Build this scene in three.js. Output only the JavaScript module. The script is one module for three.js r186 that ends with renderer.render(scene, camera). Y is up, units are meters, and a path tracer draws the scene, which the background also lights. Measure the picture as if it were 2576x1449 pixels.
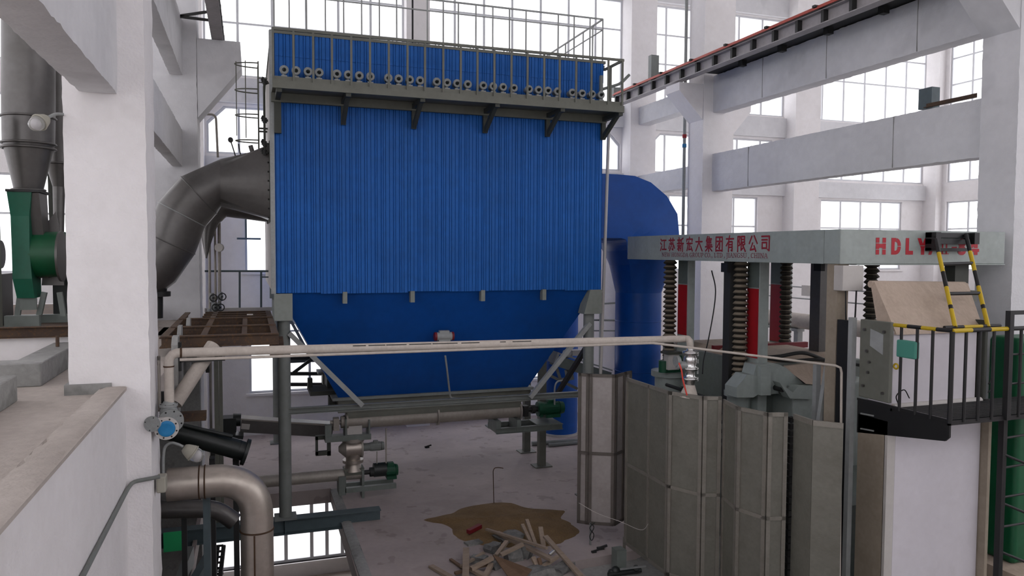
import * as THREE from 'three';
import { mergeGeometries, mergeVertices, toCreasedNormals } from 'three/addons/utils/BufferGeometryUtils.js';
import { RoundedBoxGeometry } from 'three/addons/geometries/RoundedBoxGeometry.js';

// ---------- camera, sky, exposure ----------
const V = (x, y, z) => new THREE.Vector3(x, y, z);
const scene = new THREE.Scene();
const renderer = new THREE.WebGLRenderer({ antialias: true });
renderer.shadowMap.enabled = true;
renderer.toneMapping = THREE.LinearToneMapping;
renderer.toneMappingExposure = 2.4;
const SKY = new THREE.Color(0.945, 0.935, 0.98);                     // even overcast sky
scene.background = SKY;
const EYE = V(0, 5.28, 0), YAW = THREE.MathUtils.degToRad(19.085), PITCH = THREE.MathUtils.degToRad(2.761), ROLL = THREE.MathUtils.degToRad(0.2827), FOCAL = 1912;
const FW = V(Math.sin(YAW) * Math.cos(PITCH), -Math.sin(PITCH), -Math.cos(YAW) * Math.cos(PITCH));
const R0 = V(Math.cos(YAW), 0, Math.sin(YAW)), U0 = new THREE.Vector3().crossVectors(R0, FW);
const RT = R0.clone().multiplyScalar(Math.cos(ROLL)).addScaledVector(U0, Math.sin(ROLL));
const UP = U0.clone().multiplyScalar(Math.cos(ROLL)).addScaledVector(R0, -Math.sin(ROLL));
const camera = new THREE.PerspectiveCamera(2 * THREE.MathUtils.radToDeg(Math.atan(1449 / 2 / FOCAL)), 2576 / 1449, 0.1, 500);
camera.position.copy(EYE);
camera.up.copy(UP);
camera.lookAt(EYE.clone().add(FW));
scene.add(camera);

// ---------- helpers ----------
let seed = 7;
const rnd = () => ((seed = (seed * 1664525 + 1013904223) >>> 0) / 4294967296);
const rr = (a, b) => a + (b - a) * rnd();
// survey: the point of a known plane (x, y or z = constant) on the sight line of a measured direction
const sight = (u, v) => FW.clone().addScaledVector(RT, (u - 1288) / FOCAL).addScaledVector(UP, -(v - 724.5) / FOCAL);
const atZ = (u, v, z) => { const d = sight(u, v); return EYE.clone().addScaledVector(d, (z - EYE.z) / d.z); };
const atX = (u, v, x) => { const d = sight(u, v); return EYE.clone().addScaledVector(d, (x - EYE.x) / d.x); };
const atY = (u, v, y) => { const d = sight(u, v); return EYE.clone().addScaledVector(d, (y - EYE.y) / d.y); };

const taken = {};
const numbered = (n) => { taken[n] = (taken[n] ?? -1) + 1; return taken[n] ? n + '_' + String(taken[n]).padStart(3, '0') : n; };
const origin = new WeakMap();
const ORIGIN = V(0, 0, 0);
function thing(name, label, category, at = [0, 0, 0], group) {
  const o = new THREE.Group(); o.name = numbered(name); scene.add(o);
  o.position.set(...(at.isVector3 ? at.toArray() : at)); origin.set(o, o.position.clone());
  o.userData = { label, category };
  if (group) o.userData.group = group;
  return o;
}
function uvBox(g) {                                                // uv in metres by the side a face looks to
  const p = g.attributes.position, uv = new Float32Array(p.count * 2), a = V(), b = V(), c = V(), n = V();
  for (let i = 0; i < p.count; i += 3) {
    a.fromBufferAttribute(p, i); b.fromBufferAttribute(p, i + 1); c.fromBufferAttribute(p, i + 2);
    n.crossVectors(b.sub(a), c.sub(a));
    const x = Math.abs(n.x), y = Math.abs(n.y), z = Math.abs(n.z);
    for (let k = i; k < i + 3; k++) {
      uv[k * 2] = x >= y && x >= z ? p.getZ(k) : p.getX(k);
      uv[k * 2 + 1] = y > x && y > z ? p.getZ(k) : p.getY(k);
    }
  }
  return g.setAttribute('uv', new THREE.BufferAttribute(uv, 2));
}
function join(gs) {
  const list = (Array.isArray(gs) ? gs.flat(3) : [gs]).map((g) => {
    const q = g.index ? g.toNonIndexed() : g.clone();
    for (const k of Object.keys(q.attributes)) if (k !== 'position' && k !== 'normal') q.deleteAttribute(k);
    q.morphAttributes = {}; q.clearGroups();
    return q;
  });
  return uvBox(list.length > 1 ? mergeGeometries(list) : list[0]);
}
function mesh(name, g, m) { const o = new THREE.Mesh(g, m); o.name = name; o.castShadow = o.receiveShadow = true; return o; }
function part(parent, name, gs, m, label, raw) {                   // shapes given in world metres, hung under their thing
  const at = origin.get(parent) ?? ORIGIN, g = (raw ? gs : join(gs)).translate(-at.x, -at.y, -at.z), o = mesh(name, g, m);
  origin.set(o, at); parent.add(o);
  if (label) o.userData.label = label;
  return o;
}
function solo(name, label, category, gs, m, group) {               // a thing that is one piece
  const g = join(gs); g.computeBoundingBox();
  const b = g.boundingBox, c = V((b.min.x + b.max.x) / 2, b.min.y, (b.min.z + b.max.z) / 2);
  const o = mesh(numbered(name), g.translate(-c.x, -c.y, -c.z), m); o.position.copy(c); origin.set(o, c.clone());
  o.userData = { label, category }; if (group) o.userData.group = group;
  scene.add(o); return o;
}
function structure(name, gs, m, label) {
  const o = mesh(numbered(name), join(gs), m); o.userData.kind = 'structure'; if (label) o.userData.label = label;
  scene.add(o); return o;
}
const vec = (p) => (p.isVector3 ? p.clone() : V(...p));
const bx = (x0, x1, y0, y1, z0, z1) => new THREE.BoxGeometry(Math.abs(x1 - x0), Math.abs(y1 - y0), Math.abs(z1 - z0)).translate((x0 + x1) / 2, (y0 + y1) / 2, (z0 + z1) / 2);
const rbx = (x0, x1, y0, y1, z0, z1, r = 0.01) => new RoundedBoxGeometry(Math.abs(x1 - x0), Math.abs(y1 - y0), Math.abs(z1 - z0), 2, Math.min(r, Math.abs(x1 - x0) / 2.1, Math.abs(y1 - y0) / 2.1, Math.abs(z1 - z0) / 2.1)).translate((x0 + x1) / 2, (y0 + y1) / 2, (z0 + z1) / 2);
function frame(a, b, up = V(0, 1, 0)) {                            // basis: z along the bar, y as near to up as can be
  const z = b.clone().sub(a).normalize();
  if (Math.abs(z.dot(up)) > 0.999) up = V(0, 0, 1);
  const x = new THREE.Vector3().crossVectors(up, z).normalize(), y = new THREE.Vector3().crossVectors(z, x);
  return new THREE.Matrix4().makeBasis(x, y, z).setPosition(a.clone().add(b).multiplyScalar(0.5));
}
const bar = (a, b, w, h = w, up) => { a = vec(a); b = vec(b); return new THREE.BoxGeometry(w, h, a.distanceTo(b)).applyMatrix4(frame(a, b, up)); };
const cyl = (a, b, r, r2 = r, seg = 20, open = false) => { a = vec(a); b = vec(b); return new THREE.CylinderGeometry(r2, r, a.distanceTo(b), seg, 1, open).rotateX(Math.PI / 2).applyMatrix4(frame(a, b)); };
const ring = (c, dir, R, r, seg = 28) => { c = vec(c); return new THREE.TorusGeometry(R, r, 8, seg).applyMatrix4(frame(c.clone().addScaledVector(vec(dir), -0.01), c.clone().addScaledVector(vec(dir), 0.01))); };
const ball = (c, r, sx = 1, sy = 1, sz = 1) => new THREE.SphereGeometry(r, 16, 12).scale(sx, sy, sz).translate(...vec(c).toArray());
function path(pts, bend = 0.1) {
  pts = pts.map(vec); const cp = new THREE.CurvePath(); let at = pts[0];
  for (let i = 1; i < pts.length - 1; i++) {
    const p = pts[i], l0 = p.distanceTo(pts[i - 1]), l1 = p.distanceTo(pts[i + 1]), k = Math.min(bend, l0 * 0.49, l1 * 0.49);
    const s = p.clone().lerp(pts[i - 1], k / l0), e = p.clone().lerp(pts[i + 1], k / l1);
    cp.add(new THREE.LineCurve3(at, s)); cp.add(new THREE.QuadraticBezierCurve3(s, p, e)); at = e;
  }
  cp.add(new THREE.LineCurve3(at, pts[pts.length - 1])); return cp;
}
function tube(pts, r, bend = 0.1, seg = 0, sides = 12) {
  const c = pts.getPointAt ? pts : path(pts, bend), n = seg || Math.min(120, 8 + (pts.length ?? 4) * 14);
  const a = c.getPointAt(0), b = c.getPointAt(1), ta = c.getTangentAt(0), tb = c.getTangentAt(1);
  return [new THREE.TubeGeometry(c, n, r, sides), new THREE.CircleGeometry(r, sides).applyMatrix4(frame(a, a.clone().addScaledVector(ta, -1e-4))), new THREE.CircleGeometry(r, sides).applyMatrix4(frame(b, b.clone().addScaledVector(tb, 1e-4)))];
}
const spline = (pts, r, seg = 40, sides = 8) => tube(new THREE.CatmullRomCurve3(pts.map(vec)), r, 0, seg, sides);
function lathe(prof, a, b, seg = 24) {                              // profile [radius, share of the way from a to b]
  a = vec(a); b = vec(b); const L = a.distanceTo(b);
  return new THREE.LatheGeometry(prof.map(([r, t]) => new THREE.Vector2(Math.max(r, 1e-4), (t - 0.5) * L)), seg).rotateX(Math.PI / 2).applyMatrix4(frame(a, b));
}
function hbeam(a, b, h, w, tf = 0.02, tw = 0.014) {                 // rolled steel joist
  a = vec(a); b = vec(b); const m = frame(a, b), L = a.distanceTo(b);
  return [[w, tf, 0, (h - tf) / 2], [w, tf, 0, (tf - h) / 2], [tw, h - 2 * tf, 0, 0]].map(([x, y, ox, oy]) => new THREE.BoxGeometry(x, y, L).translate(ox, oy, 0).applyMatrix4(m));
}
function chan(a, b, h, w, t = 0.012, side = 1) {                    // channel, web on one side
  a = vec(a); b = vec(b); const m = frame(a, b), L = a.distanceTo(b);
  return [[w, t, 0, (h - t) / 2], [w, t, 0, (t - h) / 2], [t, h - 2 * t, (side * (w - t)) / 2, 0]].map(([x, y, ox, oy]) => new THREE.BoxGeometry(x, y, L).translate(ox, oy, 0).applyMatrix4(m));
}
function prism(axis, pts, d0, d1, holes = []) {                     // outline in the plane across an axis, drawn along it: 'z' (x,y), 'x' (z,y), 'y' (x,z)
  const s = new THREE.Shape(pts.map(([a, b]) => new THREE.Vector2(a, b)));
  for (const h of holes) s.holes.push(new THREE.Path(h.map(([a, b]) => new THREE.Vector2(a, b))));
  const g = new THREE.ExtrudeGeometry(s, { depth: d1 - d0, bevelEnabled: false, curveSegments: 8 }).translate(0, 0, d0), p = g.attributes.position;
  if (axis === 'z') return g;
  const q = g.index ? g.toNonIndexed() : g, pp = q.attributes.position;
  for (let i = 0; i < pp.count; i++) { const x = pp.getX(i), y = pp.getY(i), z = pp.getZ(i); if (axis === 'x') pp.setXYZ(i, z, y, x); else pp.setXYZ(i, x, z, y); }
  const ar = pp.array;                                              // both swaps mirror: turn the faces round
  for (let i = 0; i < ar.length; i += 9) for (let k = 0; k < 3; k++) { const t = ar[i + 3 + k]; ar[i + 3 + k] = ar[i + 6 + k]; ar[i + 6 + k] = t; }
  q.computeVertexNormals(); return q;
}
function solid(bottom, top) {                                       // a frustum between two loops of equal length
  const n = bottom.length, pos = [], tri = (...v) => v.forEach((p) => pos.push(...vec(p).toArray()));
  for (let i = 0; i < n; i++) { const j = (i + 1) % n; tri(bottom[i], bottom[j], top[j]); tri(bottom[i], top[j], top[i]); }
  for (let i = 1; i < n - 1; i++) { tri(bottom[0], bottom[i + 1], bottom[i]); tri(top[0], top[i], top[i + 1]); }
  const g = new THREE.BufferGeometry().setAttribute('position', new THREE.BufferAttribute(new Float32Array(pos), 3));
  g.computeVertexNormals(); return g;
}

// ---------- materials ----------
function lattice(period, s) { const n = period * period, a = new Float32Array(n); let q = s * 7919 + 13; for (let i = 0; i < n; i++) { q = (q * 1664525 + 1013904223) >>> 0; a[i] = q / 4294967296; } return a; }
const lat = new Map();
function noise(x, y, period, s) {                                   // tiling value noise
  const key = period * 97 + s; if (!lat.has(key)) lat.set(key, lattice(period, key));
  const a = lat.get(key), xi = Math.floor(x), yi = Math.floor(y), fx = x - xi, fy = y - yi, w = (t) => t * t * (3 - 2 * t), m = (t) => ((t % period) + period) % period;
  const g = (i, j) => a[m(yi + j) * period + m(xi + i)];
  return (g(0, 0) * (1 - w(fx)) + g(1, 0) * w(fx)) * (1 - w(fy)) + (g(0, 1) * (1 - w(fx)) + g(1, 1) * w(fx)) * w(fy);
}
const fbm = (u, v, f, o, s, sx = 1, sy = 1) => { let t = 0, a = 0.5, k = 0; for (let i = 0; i < o; i++) { const p = f << i; t += a * noise(u * p * sx, v * p * sy, p * Math.max(sx, sy), s + i); k += a; a *= 0.5; } return t / k; };
function texture(n, fn, srgb = true) {
  const d = new Uint8Array(n * n * 4);
  for (let y = 0; y < n; y++) for (let x = 0; x < n; x++) { const c = fn(x / n, y / n), i = (y * n + x) * 4; for (let k = 0; k < 3; k++) d[i + k] = Math.max(0, Math.min(255, (Array.isArray(c) ? c[k] : c) * 255)); d[i + 3] = 255; }
  const t = new THREE.DataTexture(d, n, n); t.wrapS = t.wrapT = THREE.RepeatWrapping; t.magFilter = THREE.LinearFilter; t.minFilter = THREE.LinearMipmapLinearFilter; t.generateMipmaps = true;
  if (srgb) t.colorSpace = THREE.SRGBColorSpace; t.needsUpdate = true; return t;
}
const every = (t, metres) => { const c = t.clone(); c.repeat.set(1 / metres, 1 / metres); c.needsUpdate = true; return c; };
const mixc = (a, b, t) => a.map((x, i) => x + (b[i] - x) * Math.max(0, Math.min(1, t)));
const step = (a, b, x) => { const t = Math.max(0, Math.min(1, (x - a) / (b - a))); return t * t * (3 - 2 * t); };

const tPlaster = texture(512, (u, v) => { const a = fbm(u, v, 4, 5, 1), b = fbm(u, v, 32, 3, 9), st = step(0.62, 0.75, fbm(u, v, 6, 4, 21)); return mixc([0.97, 0.96, 0.965], [0.88, 0.865, 0.86], a * 0.5 + b * 0.25 + st * 0.15); });
const tPlasterB = texture(512, (u, v) => fbm(u, v, 8, 5, 3) * 0.6 + fbm(u, v, 64, 2, 5) * 0.4, false);
const tBeam = texture(512, (u, v) => { const a = fbm(u, v, 4, 5, 31), b = fbm(u, v, 32, 3, 39), s = step(0.6, 0.8, fbm(u, v, 5, 4, 51)); return mixc([0.93, 0.93, 0.94], [0.78, 0.78, 0.79], a * 0.5 + b * 0.25 + s * 0.3); });
const tFloor = texture(1024, (u, v) => {
  const a = fbm(u, v, 3, 6, 61), b = fbm(u, v, 24, 4, 67), c = fbm(u, v, 128, 2, 71), st = step(0.58, 0.66, fbm(u, v, 9, 4, 77)), pit = step(0.72, 0.8, fbm(u, v, 40, 3, 83));
  return mixc(mixc([0.82, 0.785, 0.79], [0.63, 0.60, 0.60], a * 0.9 + b * 0.3 - 0.25 + c * 0.15), [0.5, 0.46, 0.44], st * 0.12 + pit * 0.3);
});
const tDusty = texture(512, (u, v) => { const a = fbm(u, v, 3, 5, 91), b = fbm(u, v, 48, 3, 97); return mixc([0.80, 0.765, 0.735], [0.64, 0.605, 0.575], a * 0.7 + b * 0.4); });
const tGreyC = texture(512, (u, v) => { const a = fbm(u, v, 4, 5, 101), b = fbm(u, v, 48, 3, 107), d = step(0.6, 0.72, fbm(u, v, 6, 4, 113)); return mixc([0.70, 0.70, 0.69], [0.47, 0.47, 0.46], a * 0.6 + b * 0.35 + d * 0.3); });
const tSteel = texture(512, (u, v) => { const a = fbm(u, v, 5, 5, 121), b = fbm(u, v, 40, 3, 127), d = step(0.6, 0.74, fbm(u, v, 7, 4, 131)); return mixc([1, 1, 1], [0.78, 0.77, 0.75], a * 0.45 + b * 0.3 + d * 0.12); });
const tSteelR = texture(256, (u, v) => 0.75 + 0.25 * fbm(u, v, 8, 4, 137), false);
const tRust = texture(512, (u, v) => { const a = fbm(u, v, 6, 5, 141), b = fbm(u, v, 48, 3, 147); return mixc(mixc([0.40, 0.32, 0.25], [0.27, 0.22, 0.2], a * 1.1), [0.5, 0.36, 0.22], step(0.55, 0.7, b) * 0.4); });
const tSand = texture(512, (u, v) => { const a = fbm(u, v, 5, 5, 151), b = fbm(u, v, 96, 2, 157); return mixc([0.68, 0.59, 0.45], [0.50, 0.42, 0.31], a * 0.7 + b * 0.5); });
const tWood = texture(512, (u, v) => { const g = fbm(u, v, 4, 5, 161, 1, 16), k = fbm(u, v, 3, 3, 167); return mixc([0.78, 0.72, 0.66], [0.58, 0.52, 0.47], g * 0.8 + k * 0.3); });
const tBump = texture(256, (u, v) => fbm(u, v, 8, 5, 171), false);
const tRock = texture(512, (u, v) => { const a = fbm(u, v, 10, 5, 181), b = fbm(u, v, 48, 3, 187); return mixc([0.66, 0.66, 0.64], [0.36, 0.36, 0.36], a * 0.9 + b * 0.3); });

const std = (o) => new THREE.MeshStandardMaterial(o), phys = (o) => new THREE.MeshPhysicalMaterial(o);
const paint = (hex, rough = 0.5, bump = 0.0006) => std({ color: hex, roughness: rough, map: every(tSteel, 2.3), bumpMap: every(tBump, 0.8), bumpScale: bump });
const M = {
  plaster: std({ color: 0xffffff, roughness: 0.92, map: every(tPlaster, 3.1), bumpMap: every(tPlasterB, 1.3), bumpScale: 0.006 }),
  beam: std({ color: 0xffffff, roughness: 0.9, map: every(tBeam, 3.7), bumpMap: every(tPlasterB, 1.7), bumpScale: 0.006 }),
  floor: std({ color: 0xf0ebe6, roughness: 0.85, map: every(tFloor, 9), bumpMap: every(tPlasterB, 2.1), bumpScale: 0.006 }),
  dusty: std({ color: 0xffffff, roughness: 0.95, map: every(tDusty, 2.9), bumpMap: every(tPlasterB, 1.1), bumpScale: 0.008 }),
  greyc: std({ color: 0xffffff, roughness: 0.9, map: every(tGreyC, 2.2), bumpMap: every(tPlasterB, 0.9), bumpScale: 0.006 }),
  ground: std({ color: 0xf0f0ee, roughness: 1 }),
  frameW: std({ color: 0xd6d8dc, roughness: 0.5 }),
  glass: phys({ color: 0xffffff, roughness: 0.0, transmission: 1, thickness: 0, ior: 1.5 }),
  blueSheet: phys({ color: 0x1264bc, roughness: 0.5, specularIntensity: 0.6, map: every(tSteel, 3.3), bumpMap: every(tBump, 0.9), bumpScale: 0.002 }),
  blue: phys({ color: 0x0a54ae, roughness: 0.45, specularIntensity: 0.7, map: every(tSteel, 4.1) }),
  olive: paint(0x74766d, 0.6), oliveDark: paint(0x43463f, 0.6),
  grey: paint(0x858a88, 0.55), greyLight: paint(0xa9adad, 0.5), greyGreen: paint(0x7b837f, 0.5), plateGrey: paint(0x8e948f, 0.55),
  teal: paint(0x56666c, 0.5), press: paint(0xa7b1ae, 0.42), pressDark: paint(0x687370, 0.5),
  dark: paint(0x2b2c2c, 0.6), black: paint(0x17181a, 0.55), blackGreen: paint(0x262c2b, 0.4),
  red: paint(0xb01522, 0.45), darkRed: paint(0x7d1522, 0.5),
  green: paint(0x10603c, 0.45), greenBlower: paint(0x14664e, 0.45), motorGreen: paint(0x0d5238, 0.5),
  stainless: std({ color: 0xc6bdb4, metalness: 0.7, roughness: 0.42, map: every(tSteel, 1.7), roughnessMap: every(tSteelR, 0.9) }),
  dull: std({ color: 0xb6b0a8, metalness: 0.35, roughness: 0.55, map: every(tSteel, 1.4) }),
  darkSteel: std({ color: 0x6e6c6b, metalness: 0.55, roughness: 0.38, map: every(tSteel, 2.1) }),
  sheet: std({ color: 0x85847b, metalness: 0.35, roughness: 0.55, map: every(tSteel, 1.2), bumpMap: every(tBump, 0.5), bumpScale: 0.002 }),
  sheetDark: std({ color: 0x6f6964, metalness: 0.4, roughness: 0.5, map: every(tSteel, 0.9) }),
  sheetBright: std({ color: 0xb3adab, metalness: 0.45, roughness: 0.5, map: every(tSteel, 1.6) }),
  sheetEdge: std({ color: 0x96928a, metalness: 0.35, roughness: 0.45, map: every(tSteel, 0.9) }),
  galv: std({ color: 0xa2a6a6, metalness: 0.25, roughness: 0.5, map: every(tSteel, 0.7) }),
  pipe: std({ color: 0xcfc6bd, roughness: 0.75, map: every(tSteel, 0.9), bumpMap: every(tBump, 0.4), bumpScale: 0.001 }),
  chrome: std({ color: 0xd8d8d6, metalness: 0.95, roughness: 0.22 }),
  rust: std({ color: 0xffffff, roughness: 0.85, map: every(tRust, 1.3), metalness: 0.15 }),
  weld: std({ color: 0x4a3422, roughness: 0.7, metalness: 0.3 }),
  sand: std({ color: 0xd6cbb8, roughness: 1, map: every(tSand, 1.2), bumpMap: every(tBump, 0.3), bumpScale: 0.02 }),
  wood: std({ color: 0xe6e2dc, roughness: 0.85, map: every(tWood, 0.6) }), woodDark: std({ color: 0xb09c8a, roughness: 0.85, map: every(tWood, 0.7) }),
  bellows: std({ color: 0x4c4a43, roughness: 0.85, map: every(tDusty, 0.5) }), bellowsDust: std({ color: 0xbdb7a8, roughness: 0.95, map: every(tDusty, 0.6) }),
  tarp: std({ color: 0xc8b6a6, roughness: 0.9, map: every(tSteel, 1.1), bumpMap: every(tBump, 0.8), bumpScale: 0.01 }),
  white: std({ color: 0xe6e4ea, roughness: 0.8, map: every(tPlaster, 2.2) }), offWhite: std({ color: 0xcfcdc8, roughness: 0.6, map: every(tPlaster, 1.2) }),
  yellow: paint(0xd8b81e, 0.5), railBlack: paint(0x1d1d1f, 0.5),
  tanPanel: std({ color: 0xa69a8a, roughness: 0.8, map: every(tSteel, 1.6) }),
  capBlue: paint(0x1c86c4, 0.4), rubber: std({ color: 0x141414, roughness: 0.7 }), greenTape: std({ color: 0x37c47c, roughness: 0.6 }), redWire: std({ color: 0xd8483c, roughness: 0.6 }),
  redRail: paint(0xc24a3a, 0.5), tapeDull: std({ color: 0x4a9080, roughness: 0.6 }), lampGlass: phys({ color: 0xf4f4f2, roughness: 0.15, transmission: 0.75, thickness: 0.01 }), lampBody: std({ color: 0xa6a396, roughness: 0.7 }),
  web: paint(0xb9b5b8, 0.6),
  rock: std({ color: 0xffffff, roughness: 1, map: every(tRock, 1.5), bumpMap: every(tBump, 0.7), bumpScale: 0.03 }),
};
// ---------- the setting ----------
const ZW = -22.7, YR = 15.8, ZE = 8.5;                                        // inner face of the back wall, underside of the roof
structure('ground', bx(-70, 90, -4.9, -4.6, -95, 70), M.ground, 'pale ground outside the hall');
structure('floor_lower', bx(-14, 25, -4.6, -4.3, ZW, ZE), M.dusty, 'floor of the storey below');
structure('floor', prism('y', [[-1.02, ZW - 0.15], [24.9, ZW - 0.15], [24.9, ZE], [-1.02, ZE]], -0.32, 0, [[[-0.95, -17.05], [-0.95, -7.5], [1.55, -7.5], [1.66, -17.05]], [[5.14, -11.69], [5.14, 4], [13, 4], [13, -15.9], [8, -15.9], [8, -12.5], [6.42, -11.77]]]), M.floor, 'dusty concrete floor under the blue filter');
structure('floor_pit', bx(5.0, 13.2, -0.4, -0.16, -16.1, 4.2), M.greyc, 'sunken floor round the press');
structure('floor_upper', [bx(-14, -1.5, 3.45, 3.75, -19.5, ZE), bx(-1.5, -1.3, 3.45, 3.75, -9.9, -9.02), bx(-1.6, -1.02, 3.45, 3.75, -19.5, -9.85)], M.dusty, 'raised dusty concrete floor behind the low parapet');
// wall under the raised floor, its coping
structure('wall_parapet', bx(-1.5, -1.27, -4.3, 3.79, -9.02, ZE), M.plaster);
structure('trim_1', rough(-1.5, -1.245, 3.77, 3.83, -9.0, ZE, 0.022), M.dusty, 'dusty coping on the parapet wall');
structure('roof', bx(-14.3, 25.3, YR, YR + 0.25, ZW - 0.3, ZE + 0.3), M.plaster);

let winN = 0;
// a window in wall coordinates: s along the wall, y up; corner cuts at the top where the beams have haunches
function windowIn(place, s0, s1, y0, y1, cols, rows, cutL = 0, cutR = 0, deep = 0.1) {
  const o = new THREE.Group(); o.name = 'window_' + ++winN; o.userData.kind = 'structure'; place(o); scene.add(o);
  const f = y1 < 0 ? 0.08 : 0.055, d = 0.06, mw = y1 < 0 ? 0.05 : 0.034, ss = [s0, ...cols.filter((c) => c > s0 + 0.1 && c < s1 - 0.1), s1], yy = [y0, ...rows, y1], parts = [];
  const put = (g) => parts.push(g);
  const hole = outline(s0, s1, y0, y1, cutL, cutR);
  const inner = outline(s0 + f, s1 - f, y0 + f, y1 - f, cutL, cutR);
  put(prism('z', hole, -deep - d / 2, -deep + d / 2, [inner]));
  for (const c of ss.slice(1, -1)) put(bx(c - mw, c + mw, y0 + f, y1 - f, -deep - 0.02, -deep + 0.02));
  for (const r of rows) put(bx(s0 + f, s1 - f, r - 0.026, r + 0.026, -deep - 0.018, -deep + 0.018));
  const fm = mesh('window_frame', join(parts), M.frameW); o.add(fm);
  for (let i = 0; i < ss.length - 1; i++) for (let j = 0; j < yy.length - 1; j++) {
    const a = ss[i] + 0.02, b = ss[i + 1] - 0.02, c = yy[j] + 0.02, e = yy[j + 1] - 0.02, top = j === yy.length - 2;
    const pts = outline(a, b, c, e, top && i === 0 ? cutL : 0, top && i === ss.length - 2 ? cutR : 0);
    const g = new THREE.ShapeGeometry(new THREE.Shape(pts.map(([x, y]) => new THREE.Vector2(x, y)))).translate(0, 0, -deep);
    o.add(mesh('pane', g, M.glass));
  }
  return o;
}
function outline(a, b, c, e, l, r) {
  const p = [[a, c], [b, c]];
  if (r) p.push([b, e - r], [b - r, e]); else p.push([b, e]);
  if (l) p.push([a + l, e], [a, e - l]); else p.push([a, e]);
  return p;
}
const bays = [[-13.2, -8.3], [-7.6, -2.0], [-1.12, 4.43], [5.13, 11.66], [12.58, 18.1], [19.17, 24.69]];
const mull = [-12.3, -11.4, -10.5, -9.4, -6.7, -5.7, -4.8, -3.9, -3, -0.23, 0.69, 1.62, 2.52, 3.45, 6.0, 6.93, 7.85, 8.8, 9.76, 10.71, 13.31, 14.27, 15.22, 16.19, 17.16, 19.82, 20.78, 21.75, 22.75, 23.73];
const lowCols = [-6.1, -5.2, -4.3, 0.82, 1.75, 2.7, 7.1, 8.1, 9.1, 13.5, 14.35, 15.25, 16.1, 20.77, 21.7, 22.66, -12, -11, -10];
const low = [[-12.9, -8.9], [-7.0, -3.3], [-0.1, 3.75], [6.1, 10.1], [12.9, 17.05], [19.81, 23.63]];
const openings = [];
for (const [a, b] of bays) {
  openings.push({ a, b, c: 10.1, e: 13.5, cols: mull, rows: [11.58, 12.55], l: 0, r: 0 });
  openings.push({ a: a + 0.05, b: b - 0.05, c: 7.95, e: 9.27, cols: mull, rows: [], l: 0.45, r: 0.45 });
}
for (const [a, b] of low) openings.push({ a, b, c: 4.66, e: 7.23, cols: lowCols, rows: [6.2], l: 0, r: 0 });
for (const [a, b] of [[-0.02, 3.6], [5.4, 9.2]]) openings.push({ a, b, c: 1.2, e: 3.2, cols: [a + 1.66], rows: [2.95], l: 0, r: 0 });
for (const [a, b] of [[-3.2, 3.6], [5.4, 9.2]]) openings.push({ a, b, c: -3.85, e: -0.9, cols: [-1.2, -0.2, 0.93, 1.66, 2.1, 2.55], rows: [], l: 0, r: 0 });
structure('wall_back', prism('z', [[-14.3, -4.6], [25.2, -4.6], [25.2, YR], [-14.3, YR]], ZW - 0.28, ZW, openings.map((o) => outline(o.a, o.b, o.c, o.e, o.l, o.r))), M.plaster);
for (const o of openings) windowIn((g) => g.position.set(0, 0, ZW), o.a, o.b, o.c, o.e, o.cols, o.rows, o.l, o.r);
// sills of the lower windows
let trimN = 1;
for (const [a, b, y] of [[-0.12, 3.7, 1.2], [5.3, 9.3, 1.2], [-3.3, 3.7, -3.85], [19.7, 23.74, 4.66], [12.8, 17.15, 4.66], [-0.2, 3.85, 4.66]]) structure('trim_' + ++trimN, bx(a, b, y - 0.07, y, ZW - 0.1, ZW + 0.07), M.plaster);
// wall columns and the beams between the window rows
const piers = [[-2.0, -1.12], [4.43, 5.13], [11.66, 12.58], [18.1, 19.17], [24.62, 24.9], [-8.3, -7.6]];
piers.forEach(([a, b], i) => structure('column', bx(a, b, -4.6, YR, ZW, ZW + (i === 1 ? 0.35 : 0.6)), M.plaster));
for (const [y0, y1] of [[9.36, 10.04], [7.3, 7.86], [13.55, 14.3]]) piers.slice(0, 4).forEach((p, i) => structure('beam', bx(p[1], [4.43, 11.66, 18.1, 24.62][i], y0, y1, ZW, ZW + 0.14), M.beam));
// right-hand outer wall, windows in the same rows
const rw = [[ZW + 0.8, ZW + 6.2], [ZW + 7.1, ZW + 12.5], [ZW + 13.4, ZW + 18.8], [ZW + 19.7, ZW + 25.1], [ZW + 26, ZW + 30.8]], rOpen = [];
for (const [a, b] of rw) for (const [c, e, r] of a < -9 ? [[10.1, 13.5, [11.58, 12.55]], [7.95, 9.27, []], [4.66, 7.23, [6.2]]] : [[4.8, 14.6, []]]) rOpen.push({ a, b, c, e, rows: r, cols: [a + 0.9, a + 1.8, a + 2.7, a + 3.6, a + 4.5] });
structure('wall_right', prism('x', [[ZW - 0.28, -4.6], [ZE + 0.3, -4.6], [ZE + 0.3, YR], [ZW - 0.28, YR]], 24.9, 25.2, rOpen.map((o) => outline(o.a, o.b, o.c, o.e, 0, 0))), M.plaster);
for (const o of rOpen) if (o.a < -9) windowIn((g) => { g.position.set(24.9, 0, 0); g.rotation.y = -Math.PI / 2; }, o.a, o.b, o.c, o.e, o.cols, o.rows);
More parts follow.
